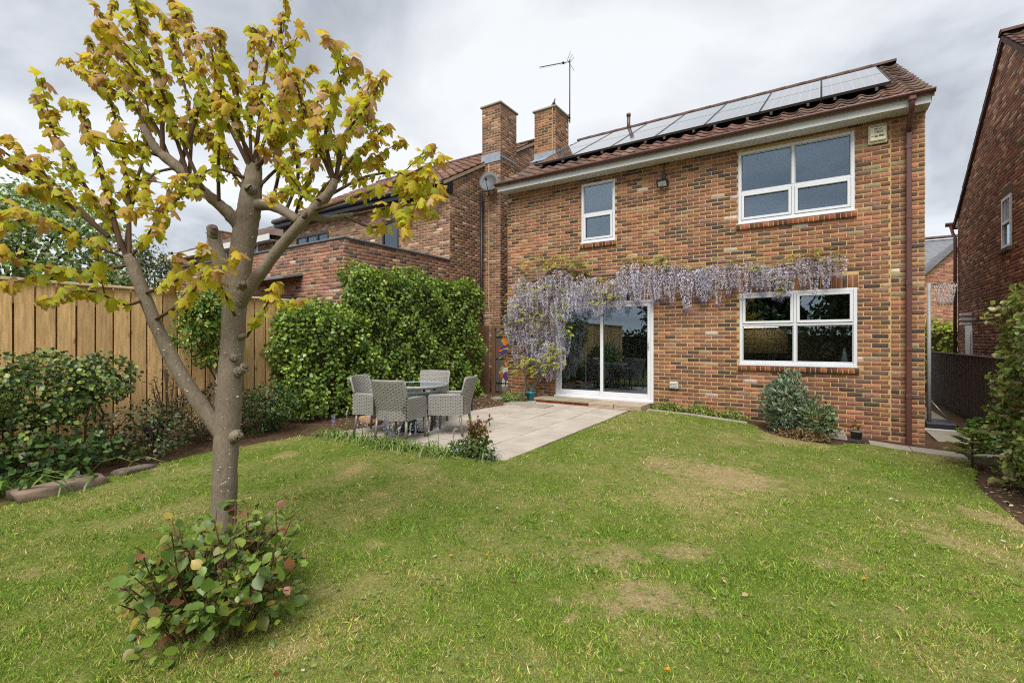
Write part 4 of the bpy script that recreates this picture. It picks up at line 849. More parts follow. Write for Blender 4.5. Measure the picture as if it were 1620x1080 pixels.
def far_right():
    t = thing('house', 'far brick gabled house with grey slate roof in the gap beside the right neighbour', 'house', (7, 34, -1.7)); y = 34
    pts = [onY(1440, 600, y), onY(1440, 455, y), onY(1512, 392, y), onY(1585, 455, y), onY(1585, 600, y)]
    m = MB(); m.prism([tuple(p) for p in pts], (0, 6, 0)); wl = m.build('gable_wall', MORTAR2, t)
    x0, x1 = pts[0][0], pts[-1][0]; zt = pts[2][2]; ze = pts[1][2]; xm = pts[2][0]
    topf = lambda x: ze+(zt-ze)*(1-abs(x-xm)/((x1-x0)/2))-.05
    lay(wl, brick_rects(x0, x1, -1.7, zt, (), topf), (0, y, 0), (1, 0, 0), (0, -1, 0), ([(170, 112, 88), (156, 98, 78), (140, 90, 74), (184, 140, 112)], None))
    r = MB()
    for s in (-1, 1):
        e = x0-.4 if s < 0 else x1+.4; zz = ze-.4*(zt-ze)/((x1-x0)/2); r.prism([(xm, y-.3, zt), (e, y-.3, zz), (e, y-.3, zz+.3), (xm, y-.3, zt+.35)], (0, 6.6, 0))
    r.build('roof', SLATE, t)
    r = MB(); a = onY(1440, 372, 40); b = onY(1530, 372, 40); r.prism([(a[0], 39, 3), (b[0]+4, 39, 3), (b[0]+4, 43, a[2]), (a[0], 43, a[2])], (0, .3, 0)); r.build('back_roof', SLATE, t)
    q = MB(); half_round(q, (a[0], 43, a[2]+.1), (b[0]+4, 43, a[2]+.1), .2); q.build('ridge', MATS['ridge_clay'], t)
far_right()
# ================================================================== FENCES AND GATE
FENCE = mat('fence_timber', lin(208, 170, 118), rough=.8, var=.34, scale=6, bump=.3, bscale=50, stretch=(6, 6, .6), spec=.2, fine=.12)
def knot_wood(m_):
    nt = m_.node_tree; nd = nt.nodes; L = nt.links.new; b = nd['Principled BSDF']; src = b.inputs['Base Color'].links[0].from_socket
    tc = nd.new('ShaderNodeTexCoord'); oi = nd.new('ShaderNodeObjectInfo'); ad = nd.new('ShaderNodeVectorMath'); ad.operation = 'ADD'
    sc_ = nd.new('ShaderNodeVectorMath'); sc_.operation = 'SCALE'; sc_.inputs[0].default_value = (11, 23, 31); L(oi.outputs['Random'], sc_.inputs['Scale']); L(tc.outputs['Object'], ad.inputs[0]); L(sc_.outputs[0], ad.inputs[1])
    mp = nd.new('ShaderNodeMapping'); mp.inputs['Scale'].default_value = (0, 1, .42); L(ad.outputs[0], mp.inputs[0])
    vo = nd.new('ShaderNodeTexVoronoi'); vo.inputs['Scale'].default_value = 6.5; L(mp.outputs[0], vo.inputs['Vector'])
    rp = nd.new('ShaderNodeValToRGB'); rp.color_ramp.elements[0].position = .04; rp.color_ramp.elements[0].color = (.30, .22, .16, 1); rp.color_ramp.elements[1].position = .16; rp.color_ramp.elements[1].color = (1, 1, 1, 1)
    e = rp.color_ramp.elements.new(.10); e.color = (.75, .62, .5, 1); L(vo.outputs['Distance'], rp.inputs[0])
    mx = nd.new('ShaderNodeMixRGB'); mx.blend_type = 'MULTIPLY'; mx.inputs[0].default_value = .85; L(src, mx.inputs[1]); L(rp.outputs[0], mx.inputs[2])
    hs = nd.new('ShaderNodeHueSaturation'); mr = nd.new('ShaderNodeMapRange'); mr.inputs[3].default_value = .7; mr.inputs[4].default_value = 1.18; L(oi.outputs['Random'], mr.inputs[0]); L(mr.outputs[0], hs.inputs['Value']); L(mx.outputs[0], hs.inputs['Color']); L(hs.outputs[0], b.inputs['Base Color'])
knot_wood(FENCE)
def make_fence():
    X = -8.0; zt = .745; p = .19; y = -2.2; t = thing('timber_fence', 'tall new pine board fence with capping rail along the left of the garden', 'fence', (X, 1, -1.3))
    i = 0; me = []
    for k in range(6):
        m = MB(); h = .5; m.bbox(-.011, .011, -.0855+.0015*(k % 3), .0855, -2.1+.004*k, 0, .003); q = m.mesh('board'); q.materials.append(FENCE); me.append(q)
    while y < 9.6:
        link('board', me[i % 6], None, t, np.array((X+.006*(i % 2), y, zt-.03))-org(t)); link('back_board', me[(i+3) % 6], None, t, np.array((X-.085, y+p/2, zt-.031))-org(t)); y += p; i += 1
    cp = MB(); cp.bbox(X-.045, X+.06, -2.3, 9.6, zt-.03, zt+.006, .005); cp.build('capping_rail', mat('cap_timber', lin(206, 178, 138), rough=.8, var=.15, scale=4, stretch=(4, 1, 4)), t)
    for z in (.45, -.4, -1.15): r = MB(); r.bbox(X-.07, X-.013, -2.3, 9.6, z, z+.09, .004); r.build('rail', FENCE, t)
    for y in (-2.0, .4, 2.8, 5.2, 7.6, 9.5): r = MB(); r.bbox(X-.2, X-.1, y-.05, y+.05, -1.7, zt-.1, .005); r.build('post', FENCE, t)
make_fence()
def make_gate():
    Y = 10.5; xa, xb = -7.35, -6.53; za, zb = -1.38, .30
    p0 = onY(776, 520, Y); p1 = onY(800, 640, Y)
    t = thing('garden_gate', 'narrow grey timber side gate painted with colourful children figures', 'gate', ((xa+xb)/2, Y, za)); gm = mat('grey_timber', lin(96, 86, 78), rough=.85, var=.25, scale=6, stretch=(6, 6, .6))
    n = 6
    for k in range(n): a = xa+(xb-xa)*k/n; m = MB(); m.bbox(a+.003, a+(xb-xa)/n-.003, Y, Y+.02, za+.05, zb, .003); m.build('board', gm, t)
    for z in (za+.25, za+.9, zb-.2):
        m = MB(); m.bbox(xa+.02, xa+.42, Y-.009, Y-.001, z, z+.035, .002); m.build('hinge', BLACK, t)
    m = MB(); m.bbox(xa-.12, xa-.01, Y-.03, Y+.06, za, zb+.12, .005); m.build('gate_post', mat('old_timber', lin(120, 90, 66), rough=.85, var=.25, scale=6, stretch=(6, 6, .6)), t)
    m = MB(); m.bbox(xa-.01, xb, Y-.02, Y+.05, zb+.04, zb+.14, .005); m.build('lintel', mat('old_timber'), t)
    def blob(cx, cz, rx, rz, col, nm='painted_shape', n=14, dy=0):
        q = MB(); q.prism([(cx+rx*math.cos(2*PI*k/n)*(1+.08*math.sin(3*k)), Y-.002-dy, cz+rz*math.sin(2*PI*k/n)) for k in range(n)], (0, -.002, 0)); q.build(nm, mat('paint_%d_%d_%d' % col, lin(*col), rough=.7, var=.2, scale=12), t)
    x = (xa+xb)/2-.10
    blob(x, .02, .10, .13, (206, 122, 40)); blob(x, .13, .11, .05, (176, 60, 34), dy=.003); blob(x, -.24, .17, .14, (84, 52, 108)); blob(x-.2, -.22, .06, .07, (176, 50, 40), dy=.003); blob(x+.23, -.26, .06, .06, (206, 122, 40), dy=.003)
    blob(x+.06, -.55, .09, .12, (204, 108, 40)); blob(x+.06, -.55, .03, .05, (160, 70, 120), dy=.003); blob(x+.04, -.78, .13, .1, (206, 200, 196)); blob(x+.04, -.92, .1, .12, (84, 60, 112), dy=.003); blob(x-.1, -.9, .06, .07, (200, 96, 44), dy=.003)
    for s in (-.05, .09): blob(x+s, -1.16, .055, .2, (200, 196, 184), dy=.003)
    blob(x+.3, -1.0, .07, .09, (186, 44, 40)); blob(x+.28, -1.2, .08, .14, (70, 52, 116))
    # fence panel between hedge and gate
    t2 = thing('fence_panel', 'short weathered brown board panel between the tall hedge and the gate', 'fence', (-7.7, 10.4, -1.4))
    for k in range(6): a = -8.3+k*.14; m = MB(); m.bbox(a+.003, a+.137, 10.35, 10.37, -1.4, .42, .003); m.build('board', mat('old_timber'), t2)
make_gate()
def dark_fence():
    X = 2.6; zt = -.29; t = thing('dark_fence', 'low dark-stained board fence along the right side passage', 'fence', (X, 12, -1.75)); mt = mat('dark_stained', lin(94, 82, 72), rough=.8, var=.3, scale=5, stretch=(5, 5, .5), bump=.3, bscale=40)
    y = 8.6; k = 0
    while y < 18.2:
        m = MB(); m.bbox(X-.01-.006*(k % 2), X+.012, y+.002, y+.128, -1.9, zt-.02, .003); m.build('board', mt, t); y += .13; k += 1
    m = MB(); m.bbox(X-.03, X+.06, 8.55, 18.3, zt-.02, zt+.012, .004); m.build('capping_rail', mat('grey_cap', lin(120, 112, 104), rough=.8, var=.2, scale=5), t)
    for y in (8.6, 10.4, 12.2, 14, 15.8, 17.6): m = MB(); m.bbox(X+.013, X+.1, y, y+.08, -1.9, zt-.05, .004); m.build('post', mt, t)
dark_fence()
# ================================================================== PATIO, STEPS, PATHS
SLAB = mat('patio_slab', lin(176, 166, 153), rough=.85, var=.2, scale=2.6, bump=.25, bscale=80, spec=.3, fine=.05)
def clip_poly(P, a, b):
    """keep the part of P left of a->b"""
    a = np.array(a); b = np.array(b); d = b-a; out = []
    sd = lambda p: d[0]*(p[1]-a[1])-d[1]*(p[0]-a[0])
    for i in range(len(P)):
        p, q = np.array(P[i]), np.array(P[(i+1) % len(P)]); s, e = sd(p), sd(q)
        if s >= 0: out.append(tuple(p))
        if s*e < 0: out.append(tuple(p+(q-p)*s/(s-e)))
    return out
def slab_obj(parent, P, top, mat_, th=.045, name='slab'):
    if len(P) < 3: return
    area = abs(sum(P[i][0]*P[(i+1) % len(P)][1]-P[(i+1) % len(P)][0]*P[i][1] for i in range(len(P))))/2
    if area < .012: return
    c = np.mean(P, 0); n = len(P); V = []; b = .005; tw = rng.normal(0, .0025, 3)
    inn = [tuple(c+(np.array(p)-c)*(1-b/np.linalg.norm(np.array(p)-c))) for p in P]
    zt = lambda p: top(p[0], p[1])+tw[0]+tw[1]*(p[0]-c[0])+tw[2]*(p[1]-c[1])
    V = [(p[0], p[1], zt(p)) for p in inn]+[(p[0], p[1], zt(p)-b) for p in P]+[(p[0], p[1], zt(p)-th) for p in P]
    F = [tuple(range(n))]+[(n+i, n+(i+1) % n, (i+1) % n, i) for i in range(n)]+[(2*n+i, 2*n+(i+1) % n, n+(i+1) % n, n+i) for i in range(n)]
    return MB().add(V, F).build(name, mat_, parent)
PZ = lambda x, y: -1.436+.0165*(y-4.8)
def make_patio():
    zt = PZ
    b = MB(); b.add([(-6.55, 4.70, zt(0, 4.7)-.04), (-3.2, 4.70, zt(0, 4.7)-.04), (-3.2, 9.75, zt(0, 9.75)-.04), (-5.6, 9.75, zt(0, 9.75)-.04)], [(0, 1, 2, 3)]); pt = b.build('patio', mat('joint_sand', lin(44, 41, 34), rough=.95, var=.3, scale=14)); pt['kind'] = 'structure'
    L0, L1 = (-5.55, 9.7), (-6.5, 4.6); W_ = .61; x = -3.2; c = 0
    while x > -6.7:
        y = 4.72; lens = [[.46, .91, .61, .91, .61, .91, .91], [.91, .61, .91, .61, .91, .61, .91], [.61, .91, .61, .46, .91, .91, .91]][c % 3]
        for l in lens:
            y2 = min(y+l, 9.72); P = [(x-W_+.009, y+.011), (x-.009, y+.011), (x-.009, y2-.011), (x-W_+.009, y2-.011)]
            P = clip_poly(P, L0, L1); P = P if len(P) >= 3 else []
            P = clip_poly(P, (-6.6, 4.74), (-3, 4.80)) if P else P
            if len(P) >= 3: slab_obj(pt, P, zt, SLAB)
            y = y2
            if y >= 9.71: break
        x -= W_; c += 1
    return zt
make_patio()
def make_steps():
    t = thing('door_step', 'low double step of pale slabs and grey stone on red brick below the patio door', 'step', (-4, 9.4, -1.4))
    z1 = -1.262
    for i, (a, b) in enumerate(((-4.06, -3.52), (-3.51, -2.95))):
        for k in range(2): m = MB(); m.bbox(a+.004, b-.004, 9.14+.008*k, 9.74, z1-.105+k*.054, z1-.054+k*.054, .006); m.build('slab', mat('step_slab', lin(166, 148, 128), rough=.88, var=.18, scale=4, bump=.3, bscale=70, fine=.08), t)
    m = MB(); m.bbox(-5.42, -4.07, 9.24, 9.75, z1-.04, z1+.005, .006); m.build('stone_slab', mat('grey_stone', lin(150, 138, 116), rough=.9, var=.2, scale=5, bump=.4, bscale=40), t)
    R = brick_rects(-5.39, -4.08, -1.38, -1.305); 
    mm = MB(); mm.box(-5.39, -4.08, 9.29, 9.74, -1.42, z1-.041); ri = mm.build('riser', MORTAR2, t); V, T, Cc = brick_arrays(R, (0, 9.29, 0), (1, 0, 0), (0, -1, 0), palette([(168, 84, 58), (152, 76, 56)], len(R), .12)); link('riser_bricks', npmesh('riser_bricks', V-org(ri), T, Cc), BRICK, ri, kind='stuff')
    k = MB(); k.box(-5.17, -2.92, 9.755, 9.812, -1.45, -1.275); k.build('sub_sill', mat('dark_brick', lin(90, 62, 50), rough=.9), t)
make_steps()
def make_paths():
    p = MB(); p.add([(-2.95, 9.29, g1(-2.95, 9.3)+.004), (2.5, 9.1, g1(1.5, 9.1)-.03), (2.5, 9.5, g1(1.5, 9.5)-.03), (-2.95, 9.46, g1(-2.95, 9.5)+.004)], [(0, 1, 2, 3)]); pt = p.build('path', mat('joint_sand')); pt['kind'] = 'structure'
    x = -2.9
    for l in (.9, .9): 
        slab_obj(pt, [(x+.004, 9.29), (x+l-.004, 9.29), (x+l-.004, 9.43), (x+.004, 9.43)], lambda a, b: g1(a, b)+.035, CONC, .06, 'kerb'); x += l
    for (a, b) in ((.62, 1.12), (1.125, 1.72)): slab_obj(pt, [(a, 9.13-.02*a), (b, 9.12-.02*b), (b, 9.44), (a, 9.44)], lambda q, r: g1(q, r)+.03, CONC, .06)
    y = 9.46
    for l in (1.2, .9, .9, .9, .9, .9, .9): slab_obj(pt, [(1.62, y+.004), (2.22, y+.004), (2.22, y+l-.004), (1.62, y+l-.004)], lambda q, r: -1.66, CONC, .06); y += l
    t = thing('slab_stack', 'short stack of spare grey paving slabs against the house wall', 'slabs', (.15, 9.35, -1.6))
    for k in range(3): m = MB(); m.bbox(.02+.012*k, .34-.02*k, 9.22+.01*k, 9.5, -1.585+k*.05, -1.537+k*.05, .004); m.build('slab', CONC, t)
    t = thing('plant_pot', 'small grey pot with a red-stemmed seedling beside the slab stack', 'pot', (.47, 9.55, -1.6)); m = MB(); m.lathe([(.001, 0), (.06, 0), (.085, .14), (.092, .14), (.092, .165), (.08, .165), (.078, .13), (.001, .13)], (.47, 9.5, -1.6), 16); m.build('pot', mat('grey_pot', lin(110, 104, 98), rough=.7, var=.15), t)
    P, d = shell_pts(40, (.47, 9.5, -1.38), (.07, .07, .1), .8); foliage('foliage', t, P, [(110, 60, 50), (90, 100, 50)], .045, .8, d)
    t = thing('plant_pot', 'turquoise glazed pot below the wisteria by the door step', 'pot', (-5.62, 9.4, -1.37)); m = MB(); c = (-5.60, 9.42, -1.385); m.lathe([(.001, 0), (.075, 0), (.105, .2), (.115, .2), (.115, .235), (.1, .235), (.095, .18), (.001, .18)], c, 20); m.build('pot', mat('turquoise_glaze', lin(28, 120, 140), rough=.25, var=.15, coat=.5), t)
    P, d = shell_pts(70, (-5.6, 9.42, -1.09), (.1, .1, .1), .8); foliage('foliage', t, P, [(70, 100, 70), (96, 120, 80)], .06, .5, d)
make_paths()
def rock(name, label, c, r, col, seed, cat='rock', rz=0):
    m = MB(); m.ball((0, 0, 0), 1, 7); V = np.array(m.v); q = np.random.default_rng(seed); fr = q.normal(size=(5, 3))*1.7; ph = q.uniform(0, 6, 5)
    V = V*(1+.2*sum(np.sin(V@fr[i]+ph[i]) for i in range(5)))[:, None]; V = V+.06*np.sin(V[:, [1, 2, 0]]*9+ph[:3]); V[:, 2] = np.clip(V[:, 2], -.6, .55); V[:, :2] = np.clip(V[:, :2], -.8, .84); V = V*np.array(r); cs, sn = math.cos(rz), math.sin(rz)
    V = np.stack([V[:, 0]*cs-V[:, 1]*sn, V[:, 0]*sn+V[:, 1]*cs, V[:, 2]], -1)+np.array(c); m.v = [tuple(p) for p in V]
    o = m.build(name, mat('rock_%d' % seed, lin(*col), rough=.95, var=.3, scale=5, bump=.7, bscale=18)); props(o, label, cat)
rock('border_stone', 'long flat brown-grey stone edging the left flower bed', (-6.28, 1.5, -1.44), (.16, .42, .1), (124, 106, 90), 3, 'stone', .12)
rock('border_stone', 'smaller flat stone at the far end of the left bed edging', (-6.5, 2.2, -1.45), (.12, .25, .07), (110, 98, 86), 4, 'stone', .2)
rock('border_stone', 'sandy boulder in the soil behind the left wicker chair', onD(586, 664, 8.3), (.16, .2, .12), (172, 134, 96), 5, 'stone')
rock('border_stone', 'low tan rock in the soil behind the parasol base', onD(630, 668, 8.5), (.3, .2, .1), (150, 126, 98), 6, 'stone')
rock('border_stone', 'grey weathered stone at the foot of the wisteria by the gate', onD(806, 616, 12.4), (.2, .18, .16), (128, 110, 100), 7, 'stone')
for q, (px, py) in enumerate(((800, 632), (822, 640), (850, 644))):
    p = onD(px, py, 1.385*FPX/(py-540.5)); P = [(p[0]-.3, p[1]-.2), (p[0]+.28, p[1]-.23), (p[0]+.3, p[1]+.2), (p[0]-.26, p[1]+.22)]
    o = slab_obj(None, P, lambda a, b: g1(a, b)+.03, CONC, .05, 'stepping_slab'); props(o, ['stepping slab nearest the gate', 'middle stepping slab between gate and patio', 'stepping slab touching the patio corner'][q]+' in the soil', 'slab', 'stepping slabs to the gate')
# ================================================================== PATIO FURNITURE
WICK = mat('grey_wicker', lin(146, 142, 136), rough=.55, var=.16, scale=25, spec=.35)
WICKB = mat('wicker_shadow', lin(84, 80, 76), rough=.8, var=.1)  # dark tone puts the shade between wicker strands into the colour
LEGM = mat('taupe_leg', lin(128, 122, 114), rough=.45, var=.08, metal=.3)
def weave(mb, S, nh, nv, lu, lv, amp=.0055):
    """woven strips over the surface S(u,v); nh rows, nv crossings, lu/lv its size in metres"""
    ns = nv*3
    u = np.linspace(0, 1, ns+1); e = 1e-3
    def frame(uu, vv):
        p = S(uu, vv); du = S(min(uu+e, 1), vv)-S(max(uu-e, 0), vv); dv = S(uu, min(vv+e, 1))-S(uu, max(vv-e, 0)); n = np.cross(du, dv); return p, n/(np.linalg.norm(n)+1e-12)
    h = .41/nh
    for i in range(nh):
        v = (i+.5)/nh; V = []; 
        for a in u:
            o = amp*math.cos(PI*(a*nv)+PI*(i % 2))
            for q, l in ((-h*1.08, -.0008), (0, .0012), (h*1.08, -.0008)):
                p, n = frame(a, min(max(v+q, 0), 1)); V.append(p+n*(o+l+amp))
        mb.add(V, [(3*k+j, 3*k+3+j, 3*k+4+j, 3*k+1+j) for k in range(ns) for j in (0, 1)], True)
    for k in range(nv):
        a = (k+.5)/nv; w_ = .30/nv; V = []
        for j in range(nh*2+1):
            v = j/(nh*2); o = -amp*math.cos(PI*(a*nv)+PI*((v*nh-.5)))*.0+amp*.55
            for q in (-w_, w_): p, n = frame(min(max(a+q, 0), 1), v); V.append(p+n*o)
        mb.add(V, [(2*j, 2*j+2, 2*j+3, 2*j+1) for j in range(nh*2)], True)
def sheet(mb, S, a=8, b=6):
    V = [S(i/a, j/b) for i in range(a+1) for j in range(b+1)]; mb.add(V, [(i*(b+1)+j, (i+1)*(b+1)+j, (i+1)*(b+1)+j+1, i*(b+1)+j+1) for i in range(a) for j in range(b)], True)
def make_chair():
    t = thing('wicker_chair', '', 'chair', (0, 0, 0))      # faces +y, origin on the ground
    hw, hd, zs, zt, za = .275, .27, .31, .87, .62
    def back(u, v):   # u across, v up; leans and curves
        x = (u-.5)*2; z = zs+(zt-zs)*v; y = -hd-.10*max(0, v-.25)/.75*1.1+.045*(1-x*x)*-.8*1+.05*x*x*.8
        return np.array([x*(hw-.012+.012*v), y, z])
    A = lambda *q: np.array(q)
    def outer(s):
        return lambda u, v: A(s*hw, -hd+u*2*hd-.02, zs+(za-zs)*v*(1-.06*u)) if s > 0 else A(-hw, hd-.02-u*2*hd, zs+(za-zs)*v*(1-.06*(1-u)))
    def inner(s):
        return lambda u, v: A(s*(hw-.05), hd-.02-u*2*hd, .42+(za-.42)*v) if s > 0 else A(-(hw-.05), -hd+u*2*hd-.02, .42+(za-.42)*v)
    pan = []
    m = MB(); bo = lambda u, v: back(u, v); weave(m, bo, 24, 14, .55, .59); bi = lambda u, v: back(1-u, v)+A(0, .022, 0); weave(m, bi, 24, 14, .55, .59)
    bk = m.build('backrest', WICK, t); m = MB(); sheet(m, lambda u, v: back(u, v)+A(0, .010, 0)); m.build('weave_gap_shade', WICKB, bk)  # dark sheet behind the strands stands in for shade in the weave gaps
    e = MB(); e.tube([back(u, 1)+A(0, .011, .004) for u in np.linspace(0, 1, 9)], .017, 8); e.tube([back(0, v)+A(0, .011, 0) for v in np.linspace(.55, 1, 5)], .016, 8); e.tube([back(1, v)+A(0, .011, 0) for v in np.linspace(.55, 1, 5)], .016, 8); e.build('back_rim', WICK, t)
    for s in (1, -1):
        m = MB(); weave(m, outer(s), 14, 14, .54, .33); weave(m, inner(s), 8, 14, .54, .18); sp = m.build('side_panel', WICK, t); m = MB(); sheet(m, lambda u, v: outer(s)(u, v)*A(.975, 1, 1)); m.build('weave_gap_shade', WICKB, sp)
        m = MB(); m.tube([A(s*(hw-.025), -hd+.0, za+.005), A(s*(hw-.025), 0, za-.004), A(s*(hw-.025), hd-.03, za-.022)], [.034, .034, .03], 8); V = np.array(m.v); V[:, 2] = za-.008+(V[:, 2]-(za-.008))*.55; m.v = [tuple(p) for p in V]; m.build('armrest', WICK, t)
    fr = lambda u, v: A(hw-u*2*hw, hd-.02, zs+(.43-zs)*v); m = MB(); weave(m, fr, 7, 14, .55, .16); fa = m.build('front_apron', WICK, t); m = MB(); sheet(m, lambda u, v: fr(u, v)-A(0, .006, 0)); m.build('weave_gap_shade', WICKB, fa)
    st = lambda u, v: A(-hw+.02+u*2*(hw-.02), -hd+.02+v*(2*hd-.04), .425-.0*v); m = MB(); weave(m, st, 18, 14, .5, .5); sheet(m, lambda u, v: st(u, v)-A(0, 0, .004)); m.build('seat', WICK, t)
    u_ = MB(); u_.box(-hw+.03, hw-.03, -hd+.03, hd-.03, .318, .335); u_.build('under_frame', WICKB, t)
    for sx in (-1, 1):
        for sy in (-1, 1):
            m = MB(); m.tube([A(sx*(hw-.03), sy*(hd-.04), .34), A(sx*(hw-.02), sy*(hd-.02)+(-.03 if sy < 0 else .01), .006)], [.022, .019], 10); m.build('leg', LEGM, t)
    return t
def copy_tree(o, parent=None):
    c = o.copy(); C.objects.link(c); c.parent = parent
    for ch in o.children: copy_tree(ch, c)
    return c
ch0 = make_chair()
CHAIRS = [((-5.19, 4.99), (-.22, .97), 'grey wicker armchair with its back to the lawn, nearest of the four'), ((-4.84, 5.68), (-.92, -.38), 'grey wicker armchair on the house-door side of the round table, seen in profile'),
          ((-5.86, 5.16), (.93, .36), 'grey wicker armchair at the left of the table with its back to the hedge'), ((-5.74, 6.14), (.32, -.95), 'grey wicker armchair behind the glass table, facing the lawn')]
for i, ((x, y), (fx, fy), lb) in enumerate(CHAIRS):
    o = ch0 if i == 0 else copy_tree(ch0); o.location = (x, y, PZ(x, y)+.004); o.rotation_euler = (0, 0, math.atan2(-fx, fy)); props(o, lb, 'chair', 'wicker armchairs around the patio table')
def make_table():
    cx, cy = -5.48, 5.62; z0 = PZ(cx, cy)+.003; t = thing('patio_table', 'round glass-topped wicker patio table among four armchairs', 'table', (cx, cy, z0)); R_ = .49
    m = MB(); n = 36; V = [(cx+(R_-.012)*math.cos(2*PI*k/n), cy+(R_-.012)*math.sin(2*PI*k/n), z0+z) for z in (.722, .73) for k in range(n)]; m.add(V, [tuple(range(n))[::-1], tuple(range(n, 2*n))]+[(k, (k+1) % n, n+(k+1) % n, n+k) for k in range(n)]); m.build('glass_top', GLASS_T, t)
    m = MB(); m.lathe([(R_-.02, .69), (R_, .69), (R_+.008, .715), (R_, .738), (R_-.014, .738), (R_-.02, .72), (R_-.02, .69)], (cx, cy, z0), 36); m.build('rim', WICK, t)
    for k in range(4):
        a = PI/4+k*PI/2+.35; d = np.array([math.cos(a), math.sin(a), 0]); c = np.array([cx, cy, z0])
        m = MB(); m.tube([c+d*.30+np.array([0, 0, .62]), c+d*.30+np.array([0, 0, .69])], .02, 8); m.build('bracket', BLACK, t)
        sd = np.array([-d[1], d[0], 0]); S = lambda u, v, d=d, sd=sd, c=c: c+d*(.18+.16*abs(v-.5)*1.6)+sd*(u-.5)*.17+np.array([0, 0, .02+.6*v])
        m = MB(); weave(m, S, 24, 5, .2, .6); S2 = lambda u, v, S=S, d=d: S(1-u, v)-d*.03; weave(m, S2, 24, 5, .2, .6); sheet(m, lambda u, v, S=S, d=d: S(u, v)-d*.012, 3, 8); m.build('leg', WICK, t)
    m = MB(); m.lathe([(.36, .60), (.38, .60), (.38, .64), (.36, .64), (.36, .60)], (cx, cy, z0), 28); m.build('apron', WICK, t)
    t2 = thing('parasol_base', 'round black parasol base on the patio under the table', 'parasol base', (cx, cy, z0)); m = MB(); m.lathe([(.001, .0), (.235, .0), (.245, .02), (.235, .045), (.09, .075), (.04, .09), (.035, .32), (.03, .32), (.001, .32)], (cx+.03, cy-.02, z0), 28); m.build('base', BLACK, t2)
    m = MB(); m.tube([(cx+.065, cy-.02, z0+.24), (cx+.11, cy-.02, z0+.24)], .015, 8); m.build('knob', BLACK, t2)
make_table()
def netball():
    x, y = 1.77, 12.2; z0 = -1.66; t = thing('netball_post', 'tall grey netball post with net hoop on a black base in the side passage', 'netball post', (x, y, z0))
    m = MB(); m.bbox(x-.12, x+.36, y-.3, y+.3, z0, z0+.13, .03); m.build('base', BLACK, t); m = MB(); m.bbox(x-.14, x+.38, y-.32, y+.32, z0-.01, z0+.012, .004); m.build('base_trim', mat('white_plastic', (.6, .6, .6), rough=.5), t)
    m = MB(); m.tube([(x-.02, y, z0+.1), (x-.02, y, 1.12)], [.036, .03], 12); m.build('pole', mat('painted_grey', lin(170, 172, 174), rough=.45, var=.08), t)
    m = MB(); m.tube([(x-.02, y, z0+.55), (x+.28, y-.1, z0+.13)], .012, 6); m.build('brace', GREYMET, t)
    m = MB(); c = np.array((x+.2, y-.08, 1.1)); m.tube([c+.17*np.array((math.cos(a), math.sin(a), 0)) for a in np.linspace(0, 2*PI, 25)], .008, 6); m.build('hoop', GREYMET, t)
    n = MB()
    for k in range(14):
        for s in (-1, 1): n.tube([c+np.array(((.17-.07*q)*math.cos(2*PI*k/14+s*q*.9), (.17-.07*q)*math.sin(2*PI*k/14+s*q*.9), -.42*q)) for q in np.linspace(0, 1, 6)], .004, 4)
    n.build('net', mat('net_cord', (.7, .7, .7), rough=.8), t)
netball()
